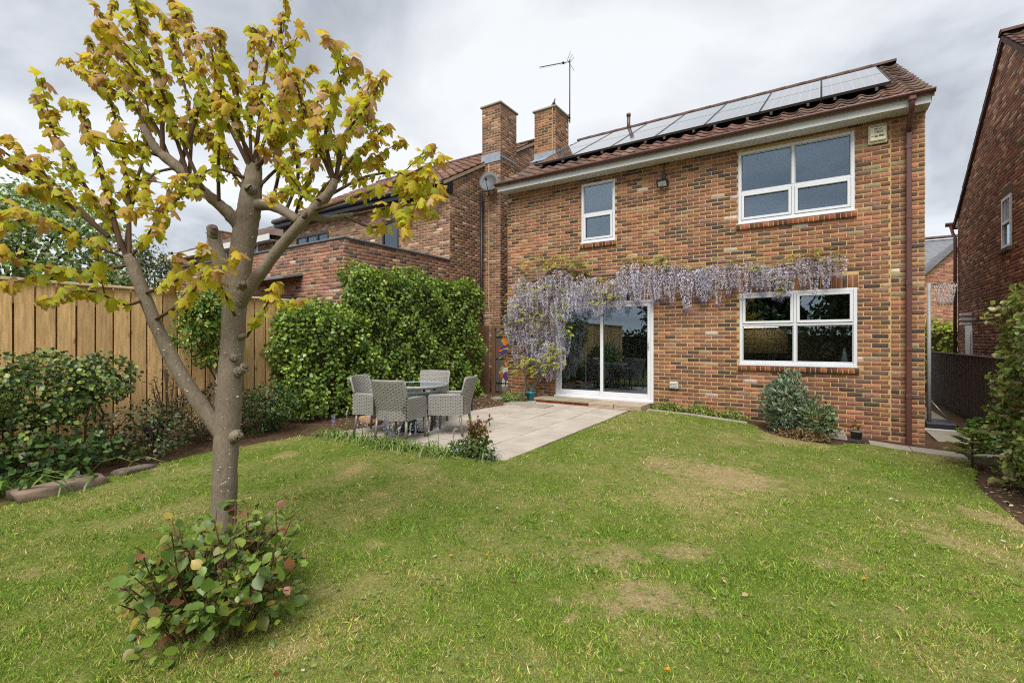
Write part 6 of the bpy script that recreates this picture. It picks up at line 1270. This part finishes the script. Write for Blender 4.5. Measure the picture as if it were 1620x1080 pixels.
def maple():
    D = 3.0; base = onD(352, 925, D); tree = thing('maple_tree', 'pollarded young maple with golden-green spring leaves standing in the lawn', 'tree', tuple(base))
    m = MB()
    limb(m, [(350, 945, D, 27), (354, 815, D, 23), (357, 720, D, 21.5), (361, 650, D, 23), (367, 560, D, 21), (373, 470, D, 21), (384, 390, D, 22), (393, 340, D, 21), (398, 300, D, 19), (402, 268, D, 15), (404, 252, D, 9)], 14, 7, .04)
    limb(m, [(362, 700, D, 16), (335, 665, D-.03, 15.5), (300, 615, D-.06, 14.5), (268, 560, D-.1, 13.5), (243, 505, D-.12, 12.5), (226, 462, D-.13, 12), (212, 425, D-.14, 12), (204, 405, D-.14, 10.5)], 12, 6, .05)
    limb(m, [(386, 365, D, 15), (362, 338, D-.05, 13), (330, 310, D-.1, 11), (300, 282, D-.15, 10.5), (275, 260, D-.18, 11), (250, 240, D-.2, 9), (237, 220, D-.21, 8), (226, 200, D-.21, 7.5)], 12, 6, .09)
    limb(m, [(372, 490, D, 15), (395, 455, D-.05, 13), (425, 415, D-.1, 12), (455, 378, D-.15, 11.5), (485, 345, D-.2, 11), (510, 318, D-.24, 10.5), (524, 300, D-.26, 9.5), (530, 284, D-.27, 7)], 12, 6, .06)
    limb(m, [(370, 470, D, 14), (352, 430, D+.12, 14), (342, 390, D+.2, 13), (335, 360, D+.24, 10)], 10, 5, .06)
    limb(m, [(398, 325, D, 12), (425, 325, D-.05, 11), (450, 335, D-.12, 10), (472, 350, D-.18, 9)], 10, 5, .06)
    limb(m, [(490, 343, D-.2, 8), (515, 347, D-.15, 7), (545, 342, D-.1, 5), (575, 338, D-.05, 3.5)], 8, 5, .05)
    # pruning stubs and knots on the trunk
    for (x, y, r, dx, dy, dd) in ((374, 590, 10, 14, -9, -.03), (368, 692, 11, 11, -4, -.03), (382, 456, 9, 3, -6, -.075), (262, 553, 7, -2, -2, -.06), (368, 566, 7, 3, 0, -.075), (400, 304, 9, -8, -7, -.05), (337, 374, 8, 2, -12, -.03), (380, 534, 5, 8, -3, -.05)):
        limb(m, [(x, y, D-.02, r*1.15), (x+dx*.6, y+dy*.6, D-.02+dd*.7, r), (x+dx, y+dy, D-.02+dd, r*.85), (x+dx*1.02, y+dy*1.02, D-.02+dd*1.02, r*.45)], 9, 4, .22)
    m.build('trunk', BARK, tree)
    # lichen patches
    q = MB()
    for k in range(60):
        if random.random() < .7: x, y = random.uniform(345, 385), random.uniform(330, 780); x = np.interp(y, [330, 470, 560, 650, 815], [393, 373, 367, 361, 354])+random.uniform(-15, 15); rr = 20.5
        else: y = random.uniform(440, 620); x = np.interp(y, [440, 505, 560, 615], [219, 243, 268, 300])+random.uniform(-9, 9)
        c = onD(x, y, D-.082 if x > 330 else D-.16); q.ball(c, random.uniform(.003, .008), 4, (1, 1, random.uniform(.4, .9)))
    q.build('lichen', mat('lichen', lin(172, 170, 156), rough=.95, var=.2, scale=40), tree, kind='stuff')
    # shoots: photo polyline, distance change, base radius
    SH = [([(200, 405), (190, 375), (166, 300), (140, 215), (125, 165)], -.1, 4.5), ([(195, 388), (165, 340), (110, 255), (55, 152)], .15, 3.5), ([(172, 375), (110, 325), (45, 268), (-8, 232)], -.25, 4), ([(168, 372), (85, 290), (10, 220)], .1, 2.6), ([(198, 408), (150, 388), (70, 350), (0, 335)], -.3, 2.6), ([(205, 420), (135, 430), (60, 420), (5, 395)], -.35, 2.6),
      ([(205, 405), (200, 300), (182, 185), (142, 65)], .2, 3.4), ([(205, 410), (232, 372), (262, 318)], -.2, 2.4), ([(230, 474), (195, 482), (150, 462), (105, 462)], -.35, 2.6), ([(226, 466), (285, 440), (330, 395)], -.3, 2.8), ([(243, 508), (295, 472), (325, 425)], -.25, 3), ([(190, 395), (175, 330), (172, 280)], .3, 2.5), ([(198, 398), (215, 300), (235, 210), (225, 120)], .35, 3),
      ([(257, 243), (256, 150), (245, 55)], .1, 4), ([(300, 283), (262, 180), (195, 90), (160, 20)], -.2, 3.5), ([(322, 303), (275, 190), (232, 80), (212, -5)], -.3, 3.3), ([(346, 318), (344, 250), (350, 150)], -.3, 3), ([(285, 262), (315, 165), (318, 92), (295, 20)], .15, 3.4), ([(270, 255), (230, 180), (150, 125), (108, 95)], .25, 3), ([(250, 240), (210, 160), (170, 70), (178, 5)], .3, 3), ([(300, 280), (300, 180), (275, 60), (285, 15)], .4, 3),
      ([(400, 275), (355, 190), (310, 110), (285, 25)], .3, 3.6), ([(402, 262), (410, 200), (415, 140), (432, 55)], .1, 4), ([(398, 270), (378, 200), (372, 130), (345, 60)], -.25, 3.6), ([(405, 270), (445, 205), (444, 110), (443, 28)], -.1, 3.8), ([(404, 265), (430, 190), (465, 150), (492, 105)], .25, 3.2), ([(395, 300), (350, 240), (300, 200), (262, 175)], .35, 3), ([(405, 300), (450, 260), (500, 235), (540, 225)], .35, 3), ([(395, 315), (365, 270), (338, 215)], .2, 3), ([(400, 290), (395, 200), (400, 100), (395, 45)], .4, 3.2),
      ([(528, 288), (500, 220), (478, 160), (462, 115)], -.15, 4.2), ([(528, 288), (515, 210), (540, 130), (562, 98)], -.35, 3.6), ([(530, 290), (545, 220), (582, 165), (606, 120)], .1, 3.4), ([(525, 300), (560, 250), (590, 220), (610, 200)], .3, 2.8), ([(500, 332), (560, 312), (625, 288), (692, 252)], -.2, 3.4), ([(560, 340), (610, 330), (650, 325), (684, 318)], -.3, 2.8), ([(520, 310), (580, 280), (640, 275), (668, 300)], .2, 2.6), ([(480, 345), (520, 290), (560, 262), (600, 262)], .4, 3), ([(455, 378), (480, 300), (500, 250), (505, 190)], -.4, 3),
      ([(452, 335), (470, 280), (465, 220), (480, 170)], .3, 3), ([(430, 325), (440, 260), (430, 200), (455, 130)], -.4, 3), ([(390, 533), (410, 502), (440, 452)], -.25, 2.6), ([(545, 342), (590, 360), (640, 345), (682, 340)], .1, 2.4), ([(372, 500), (350, 455), (330, 425)], -.3, 2.4), ([(530, 286), (560, 180), (585, 150)], .4, 3), ([(404, 262), (350, 150), (330, 60)], -.45, 3), ([(404, 265), (470, 200), (520, 140)], -.4, 3), ([(260, 250), (200, 230), (140, 215)], -.35, 3), ([(280, 265), (240, 280), (225, 330)], -.3, 2.6),
      ([(398, 285), (330, 270), (270, 330), (250, 370)], -.5, 2.6), ([(510, 320), (470, 300), (430, 310)], -.4, 2.4)]
    P = []; A = []; S = []; tipf = []; tw = MB()
    def shoot(P3, rad, den=1.0, first=.28):
        tw.tube(P3, rad, 6, cap=False); L_ = np.concatenate([[0], np.cumsum(np.linalg.norm(np.diff(P3, axis=0), axis=1))]); tot = L_[-1]; s = tot*first; ph = random.uniform(0, PI)
        while s < tot:
            f = s/tot; p = np.array([np.interp(s, L_, P3[:, k]) for k in range(3)]); tg = nrm(np.array([np.interp(min(s+.02, tot), L_, P3[:, k]) for k in range(3)])-np.array([np.interp(max(s-.02, 0), L_, P3[:, k]) for k in range(3)]))
            u = nrm(np.cross(tg, (0.13, .2, 1.))); v = np.cross(tg, u)
            for q in (0, PI):
                a = ph+q; out = math.cos(a)*u+math.sin(a)*v
                if random.random() < .93:
                    P.append(p); A.append(out+tg*random.uniform(.2, .7)+np.array([0, 0, random.uniform(-.15, .25)])); S.append(random.choice([random.uniform(.03, .05), random.uniform(.045, .08)])*(1-.25*max(0, f-.8)/.2)); tipf.append(f)
            ph += PI/2+random.uniform(-.3, .3); s += random.uniform(.034, .05)*(1-.35*f)/den
        for k in range(4): P.append(P3[-1]); A.append(rdir(1)[0]*.8+tg*.6); S.append(random.uniform(.045, .075)); tipf.append(1.0)
    for pl, dd, r in SH:
        x0_, y0_ = pl[0]; b = D-.25 if x0_ >= 480 else D-.02 if x0_ > 380 else D-.17 if y0_ < 350 else D-.13
        rows = [(x+random.uniform(-2, 2)*(i > 0), y, b+dd*(i/(len(pl)-1)), r*(1-.62*i/(len(pl)-1))) for i, (x, y) in enumerate(pl)]
        Sx = spline(rows, 6); P3 = np.array([onD(a, b_, d) for a, b_, d, _ in Sx]); rad = [max(.0022, q[3]*q[2]/FPX) for q in Sx]
        shoot(P3, rad, .98)
        # side twigs
        for k in range(random.choice([1, 2, 2, 3]) if len(pl) > 3 else 1):
            i = random.randint(len(P3)//3, len(P3)-3); d = nrm(rdir(1)[0]*.9+nrm(P3[i+1]-P3[i])+np.array([0, 0, .25])); l = random.uniform(.14, .32); e = [P3[i], P3[i]+d*l*.5+rng.normal(0, .012, 3), P3[i]+d*l]
            shoot(np.array(spline(e, 4)), np.linspace(.004, .002, 9), 1.0, .3)
    tw.build('shoots', TWIG, tree, kind='stuff')
    crown = MB(); 
    P = np.array(P); A = np.array(A); S = np.array(S); tipf = np.array(tipf); n = len(P)
    N = np.array([0, 0, 1.])+rdir(n)*.35
    cols = np.array([lin(*c) for c in [(190, 188, 50), (206, 194, 56), (168, 176, 50), (214, 188, 64), (204, 168, 72), (194, 154, 104), (194, 196, 74), (210, 176, 132)]])
    w0 = np.array([.26, .24, .2, .12, .04, .01, .12, .01]); w1 = np.array([.09, .15, .05, .24, .19, .14, .04, .10])
    ci = np.array([rng.choice(8, p=(w0*(1-q)+w1*q)/(w0*(1-q)+w1*q).sum()) for q in np.clip((tipf-.45)/.55+.25*(P[:, 2]-.8), 0, 1)])
    cr = link('crown', npmesh('crown', np.array([(0, 0, 0), (.002, 0, 0), (0, .002, 0)])+np.array(onD(404, 258, D))-org(tree), np.array([(0, 1, 2)])), TWIG, tree)
    leaf_set(cr, P, A, N, S, rng.uniform(.7, 1.1, n), ci, cols, maple_templates(), rng.integers(0, 3, n), 300, mat('maple_leaf', attr=True, rough=.5, var=.12, scale=3, transl=.58, spec=.3))
    print('maple leaves', n)
maple()
def skirt_shrub():
    c = onD(352, 930, 2.50); c[2] = g1(c[0], c[1]); t = thing('tree_base_shrub', 'rounded shrub with large oval green leaves wrapped round the foot of the maple', 'shrub', tuple(c)); ls = []; P = []; A = []; S = []; f = []
    for k in range(135):
        a = random.uniform(0, 2*PI); r = .44*math.sqrt(random.random()); h = (.56-.26*(r/.5)**2)*random.uniform(.5, 1.2); b = c+np.array([math.cos(a)*r*.45, math.sin(a)*r*.45, 0]); e = c+np.array([math.cos(a)*r, math.sin(a)*r, h]); mid = (b+e)/2+rng.normal(0, .02, 3)+np.array([0, 0, .06]); Q = spline([b, mid, e], 4); ls.append(Q)
        for q in range(3, len(Q)):
            for s in range(2): 
                if random.random() < .9: P.append(Q[q]); o = np.array([math.cos(a), math.sin(a), 0]); A.append(rdir(1)[0]*.8+o*.6+np.array([0, 0, .1])); S.append(random.choice([.03, .04, .05, .06, .075, .085])*random.uniform(.85, 1.1)); f.append(h*q/len(Q))
    for k in range(90):  # low suckers
        a = random.uniform(0, 2*PI); r = random.uniform(.2, .4); P.append(c+np.array([math.cos(a)*r, math.sin(a)*r, random.uniform(.03, .16)])); A.append(np.array([math.cos(a), math.sin(a), .2])+rdir(1)[0]*.6); S.append(random.uniform(.04, .075)); f.append(.05)
    s = MB(); stems(s, ls, .003); s.build('stems', mat('red_stem', lin(96, 62, 42), rough=.7, var=.25), t, kind='stuff')
    dry = MB(); 
    P = np.array(P); A = np.array(A); S = np.array(S); f = np.array(f); n = len(P); N = np.array([0, 0, 1.])+rdir(n)*.45+.25*np.array([FW[0], FW[1], 0])*-1
    cols = np.array([lin(*q) for q in [(96, 122, 46), (112, 136, 52), (80, 104, 42), (130, 146, 60), (120, 104, 52), (128, 86, 56), (122, 124, 50), (166, 146, 66)]])
    ci = rng.choice(8, n, p=[.25, .2, .2, .11, .07, .06, .09, .02])
    tp = []
    for fold, dr in ((.06, .1), (.10, .28), (.03, -.05)):
        V = np.array([(-.012, 0, 0), (.012, 0, 0), (0, .2, .01), (-.22, .36, fold), (-.31, .56, fold), (-.24, .8, fold-dr*.3), (0, 1.06, -dr*.6), (.24, .8, fold-dr*.3), (.31, .56, fold), (.22, .36, fold), (0, .45, -.01), (0, .72, -dr*.22)])
        T = np.array([(0, 1, 2), (2, 10, 3), (2, 9, 10), (3, 10, 4), (9, 8, 10), (4, 10, 11), (10, 8, 11), (4, 11, 5), (8, 7, 11), (5, 11, 6), (11, 7, 6)]); tp.append((V, T))
    leaf_set(t, P, A, N, S, rng.uniform(.95, 1.3, n), ci, cols, tp, rng.integers(0, 3, n), 290, mat('shrub_leaf', attr=True, rough=.38, var=.14, scale=4, transl=.22, spec=.45))
skirt_shrub()
# ================================================================== WISTERIA
def wisteria():
    Y = YF; t = thing('wisteria', 'lilac wisteria in full bloom trained over the patio door and along the house wall', 'wisteria', (-5.75, Y-.15, -1.4))
    s = MB(); w_ = lambda x, y, off=.12: onY(x, y, Y-off)
    main = [np.array((-5.85, Y-.2, -1.42)), w_(858, 575, .15), w_(845, 510, .14), w_(855, 455, .15), w_(880, 425, .2), w_(930, 436, .14), w_(990, 432, .1), w_(1060, 428, .1), w_(1130, 426, .1), w_(1200, 425, .1), w_(1260, 418, .1), w_(1330, 405, .1)]
    Q = spline(main, 5); s.tube(Q, np.linspace(.055, .014, len(Q)), 8); 
    for pts in ([np.array((-5.9, Y-.25, -1.42)), w_(835, 560, .2), w_(822, 500, .22), w_(812, 460, .2)], [w_(855, 470, .15), w_(890, 470, .2), w_(915, 450, .2)], [w_(858, 540, .15), w_(880, 560, .2), w_(886, 590, .2)]): Q = spline(pts, 5); s.tube(Q, np.linspace(.03, .008, len(Q)), 7)
    s.build('vine', mat('vine_bark', lin(124, 104, 88), rough=.95, var=.3, scale=12, bump=.6, bscale=30), t)
    mb = MB(); mb.tube([w_(940, 440, .05), w_(1336, 402, .05)], .003, 4); mb.build('training_wire', DARKMET, t)
    # flower clusters
    var = []
    for k in range(9):
        L_ = 1.0; n = 420; q = rng.random(n)**.9; r = (.105*(1-q)**.55*np.clip(q*9, .3, 1)+.012); a = rng.random(n)*2*PI; P = np.stack([r*np.cos(a), r*np.sin(a), -q*L_], -1)+rng.normal(0, .006, (n, 3)); out = np.stack([np.cos(a), np.sin(a), -.4+0*a], -1)
        dark = q > .9; col = palette([(230, 227, 236), (212, 207, 224), (242, 240, 244), (188, 180, 208), (250, 249, 250)], n, .06); col[dark] = palette([(146, 132, 172), (162, 150, 186), (128, 118, 150)], int(dark.sum()), .08)
        V, T, Cc = leaf_arrays(P, out+rdir(n)*.6, rdir(n)+out*.4, rng.uniform(.03, .046, n)*(1-.4*q), 1.15, col, OV, OVT); i2 = rng.permutation(n)
        m1 = MB(); m1.tube([(0, 0, .06), (0, 0, -.9)], .004, 4); V2 = np.array(m1.v); T2 = np.array([f for f in m1.f if len(f) == 4]); T2 = np.concatenate([T2[:, [0, 1, 2]], T2[:, [0, 2, 3]]])
        me = npmesh('flower_cluster', np.concatenate([V, V2]), np.concatenate([T, T2+len(V)]), np.concatenate([Cc, np.tile(lin(120, 130, 80), (len(V2), 1))])); me.materials.append(PETAL); var.append(me)
    REG = [(806, 905, 420, 462, 34, .5, .75, .1, .5), (798, 898, 462, 522, 27, .45, .65, .12, .45), (806, 892, 522, 562, 20, .36, .5, .12, .4), (846, 890, 556, 584, 12, .28, .38, .15, .4), (848, 892, 540, 568, 10, .4, .52, .15, .4), (905, 952, 430, 455, 15, .5, .78, .12, .35), (950, 988, 440, 462, 8, .4, .66, .12, .3), (978, 1088, 416, 430, 21, .5, .85, .08, .28), (1085, 1178, 418, 430, 15, .4, .75, .08, .22), (1178, 1252, 414, 426, 11, .36, .65, .08, .2), (1252, 1332, 402, 414, 9, .3, .6, .08, .18), (1108, 1118, 422, 428, 3, .6, .72, .1, .2), (1000, 1006, 430, 436, 2, .62, .7, .1, .2)]
    for (x0, x1, y0, y1, n, l0, l1, o0, o1) in REG:
        for k in range(n):
            x = x0+(x1-x0)*(k+random.random())/n; y = random.uniform(y0, y1)
            if x < 845: y += (845-x)*.75*(y < 470)
            if x > 900 and x < 945: y += 3
            p = w_(x, y, random.uniform(o0, o1)); o = link('flower_cluster', random.choice(var), None, t, p-org(t)); l = random.uniform(l0, l1); wsc = .74*random.uniform(.75, 1.2); o.scale = (wsc, wsc, l); o.rotation_euler = (random.uniform(-.08, .08), random.uniform(-.08, .08), random.uniform(0, 6.3))
    # compound leaves: drooping leaflets in two rows along a stalk
    P = []; A = []; B = []
    def leaf(p, d, l):
        d = nrm(d); sd = nrm(np.cross(d, (0, 0, 1.)))
        for q in np.linspace(.2, 1, 6):
            c = p+d*l*q-np.array([0, 0, .35*l*q*q])
            for sgn in (-1, 1): P.append(c); A.append(sd*sgn+d*.5-np.array([0, 0, .45]))
        P.append(p+d*l-np.array([0, 0, .35*l])); A.append(d-np.array([0, 0, .6]))
    LREG = [(815, 925, 408, 425, 60, .1, .45), (800, 860, 440, 520, 34, .2, .5), (795, 815, 490, 580, 16, .2, .45), (810, 880, 565, 590, 40, .3, .55), (868, 892, 540, 575, 22, .3, .5), (880, 905, 470, 540, 22, .15, .4), (905, 940, 418, 440, 16, .1, .3), (935, 990, 438, 480, 22, .12, .35), (985, 1080, 408, 420, 22, .05, .25), (1090, 1240, 408, 424, 14, .05, .2), (1240, 1335, 396, 412, 14, .05, .2), (1225, 1255, 445, 462, 4, .1, .2), (830, 900, 450, 560, 34, .15, .4)]
    for (x0, x1, y0, y1, n, a, b) in LREG:
        for k in range(n): leaf(w_(random.uniform(x0, x1), random.uniform(y0, y1), random.uniform(a, b)), rdir(1)[0]*np.array([1, .6, .5])+np.array([0, -.7, .2]), random.uniform(.12, .22))
    P = np.array(P); A = np.array(A); n = len(P); V, T, Cc = leaf_arrays(P, A+rdir(n)*.25, np.array([0, -.4, 1.])+rdir(n)*.3, rng.uniform(.04, .07, n), .85, palette([(148, 156, 56), (128, 142, 50), (168, 168, 74), (156, 140, 66)], n, .13), OV, OVT); link('foliage', npmesh('foliage', V-org(t), T, Cc), LEAF, t, kind='stuff')
wisteria()
# ================================================================== TREES FARTHER OFF
def far_tree(label, c, r, h, n, cols, size, blossom=0, trunk=.18, seed=1, name='tree', clumps=16, cat='tree', lump=.3):
    q = np.random.default_rng(seed); t = thing(name, label, cat, (c[0], c[1], -1.5)); s = MB(); top = np.array([c[0], c[1], h])
    cz = h-r[2]; s.tube([(c[0], c[1], -1.6), (c[0]+.1, c[1], cz*.4-.6), (c[0], c[1], cz+r[2]*.5)], [trunk, trunk*.8, trunk*.25], 8); P = []; D = []
    for k in range(clumps):
        d = nrm(q.normal(size=3)); cc = np.array([c[0], c[1], cz])+d*np.array(r)*q.uniform(.45, .85); rr = np.array(r)*q.uniform(.25, .42); s.tube([(c[0], c[1], max(-.8, cz-r[2]*.5)), (np.array([c[0], c[1], cz])+cc)/2+q.normal(0, .1, 3), cc], [trunk*.4, trunk*.25, .015], 5, cap=False)
        p, dd = shell_pts(n//clumps, cc, rr, .8, lump, None, seed*50+k); P.append(p); D.append(dd)
    s.build('trunk', STEM, t); P = np.concatenate(P); D = np.concatenate(D); foliage('crown', t, P, cols, size, 1.0, D, LEAF, 'di' if size < .3 else 'ov')
    if blossom:
        k = rng.random(len(P)) < blossom; Q = P[k]+D[k]*.06; foliage('blossom', t, Q, [(236, 238, 228), (220, 226, 210)], size*.9, 1.3, D[k], PETAL, 'di')
far_tree('hawthorn tree with white blossom beyond the fence at the left edge', (-18.5, 3.6), (3.6, 3.2, 2.9), 4.7, 16000, [(110, 138, 60), (134, 156, 80), (90, 118, 52), (150, 168, 104)], .13, .16, seed=3, name='hawthorn_tree', clumps=26)
far_tree('variegated holly rising in front of the far chimney', (-17.2, 6.3), (.85, .85, 1.9), 3.05, 5000, [(92, 104, 70), (112, 120, 84), (70, 84, 52), (150, 150, 110)], .1, 0, .08, seed=5, name='holly_tree', clumps=14)
# trees behind the camera: only their reflections show in the ground-floor glass
for k, (x, y, r, h, lb) in enumerate(((-7.5, -8.5, 2.6, 4.6, 'green garden tree behind the viewpoint, mirrored in the patio door'), (-2.2, -9.5, 2.2, 3.3, 'middle garden tree behind the viewpoint, mirrored in the glass'), (2.0, -9, 2.4, 4.2, 'tall garden tree behind the viewpoint, mirrored in the lower window'), (6.5, -8, 2.4, 3.8, 'garden tree behind the viewpoint, mirrored at the window edge'))):
    far_tree(lb, (x, y), (r, r*.8, h*.5), h, 2600, [(66, 88, 40), (84, 108, 50), (54, 72, 36)], .34, 0, seed=60+k, name='garden_tree', clumps=12)
box_hedge('boundary_hedge', 'dark boundary hedge behind the viewpoint, mirrored in the ground-floor glass', 'hedge', [(-12, 9, -8, -6.8, -1.5, .55)], 5000, [(60, 82, 38), (78, 100, 46)], .2, [], width=1.2)
# ================================================================== SMALL THINGS IN THE GRASS
def lawn_bits():
    spots = [(713, 887), (770, 886), (1086, 757), (1056, 1063), (466, 793), (1368, 911)]; wd = ['left one of the pair mid-lawn', 'right one of the pair mid-lawn', 'on the big worn patch', 'at the bottom edge of the picture', 'beside the maple foot shrub', 'on the right half of the lawn']
    for (px, py), q in zip(spots, wd):
        z = -1.47; p = onD(px, py, -z*FPX/(py-540.5)); p[2] = g1(p[0], p[1])+.045; t = thing('dandelion', 'yellow dandelion flower in the lawn, '+q, 'dandelion', tuple(p), 'dandelions in the lawn'); s = MB(); s.tube([(p[0], p[1], p[2]-.04), tuple(p)], .0025, 5); s.build('stalk', MATS['green_stalk'], t)
        n = 40; a = rng.random(n)*2*PI; A = np.stack([np.cos(a), np.sin(a), rng.uniform(.1, 1.2, n)], -1); V, T, Cc = leaf_arrays(np.tile(p, (n, 1)), A, np.array([0, 0, 1.])+rdir(n)*.2, .017, .4, palette([(240, 196, 30), (230, 176, 20)], n, .05), DI, DIT); link('flower_head', npmesh('flower_head', V-org(t), T, Cc), PETAL, t)
    spots = [(1399, 836, (96, 84, 66)), (1252, 880, (170, 130, 84)), (1360, 975, (206, 190, 160)), (1098, 930, (176, 110, 60)), (1543, 926, (120, 100, 80)), (823, 827, (140, 116, 86)), (977, 1064, (176, 150, 110)), (436, 1064, (150, 88, 50)), (1406, 779, (206, 190, 160)), (1560, 790, (190, 180, 160))]
    V, T, Cc = [], [], []; n = 150; P = []; col = []
    for (px, py, c) in spots:
        p = onD(px, py, 1.47*FPX/(py-540.5)); p[2] = g1(p[0], p[1])+.045; P.append(p); col.append(lin(*c))
    for k in range(n):
        x, y = random.uniform(-6, 1.4), random.uniform(1, 8.5)
        if inpoly(np.array([x]), np.array([y]), LAWN)[0]: P.append(np.array([x, y, g1(x, y)+.04])); col.append(lin(*random.choice([(160, 130, 90), (186, 166, 120), (126, 96, 66), (222, 220, 206)])))
    P = np.array(P); n = len(P); V, T, Cc = leaf_arrays(P, rdir(n)*np.array([1, 1, .2]), np.array([0, 0, 1.])+rdir(n)*.4, rng.uniform(.015, .045, n), rng.uniform(.5, 1.2, n), np.array(col), OV, OVT); props(link('fallen_leaves', npmesh('fallen_leaves', V, T, Cc), LEAF), 'scattered dry leaves and daisy petals on the lawn', 'leaves', kind='stuff')
    # wood chips on the bare soil by the hedge and under the right hedge
    n = 2600; x = rng.uniform(-7.3, -5.4, n); y = rng.uniform(4.9, 10, n); k = x < -6.42+.19*(y-4.6); x, y = x[k], y[k]; x2 = rng.uniform(1.45, 2.2, 500); y2 = rng.uniform(5, 8.9, 500); x = np.concatenate([x, x2]); y = np.concatenate([y, y2]); n = len(x)
    P = np.stack([x, y, gz(x, y)+.012], -1); V, T, Cc = leaf_arrays(P, rdir(n)*np.array([1, 1, .3]), np.array([0, 0, 1.])+rdir(n)*.5, rng.uniform(.02, .06, n), .8, palette([(120, 98, 76), (160, 138, 110), (90, 70, 54), (196, 180, 156)], n, .15), DI, DIT); props(link('bark_mulch', npmesh('bark_mulch', V, T, Cc), LEAF), 'bark chips scattered over the bare soil of the beds', 'mulch', kind='stuff')
lawn_bits()
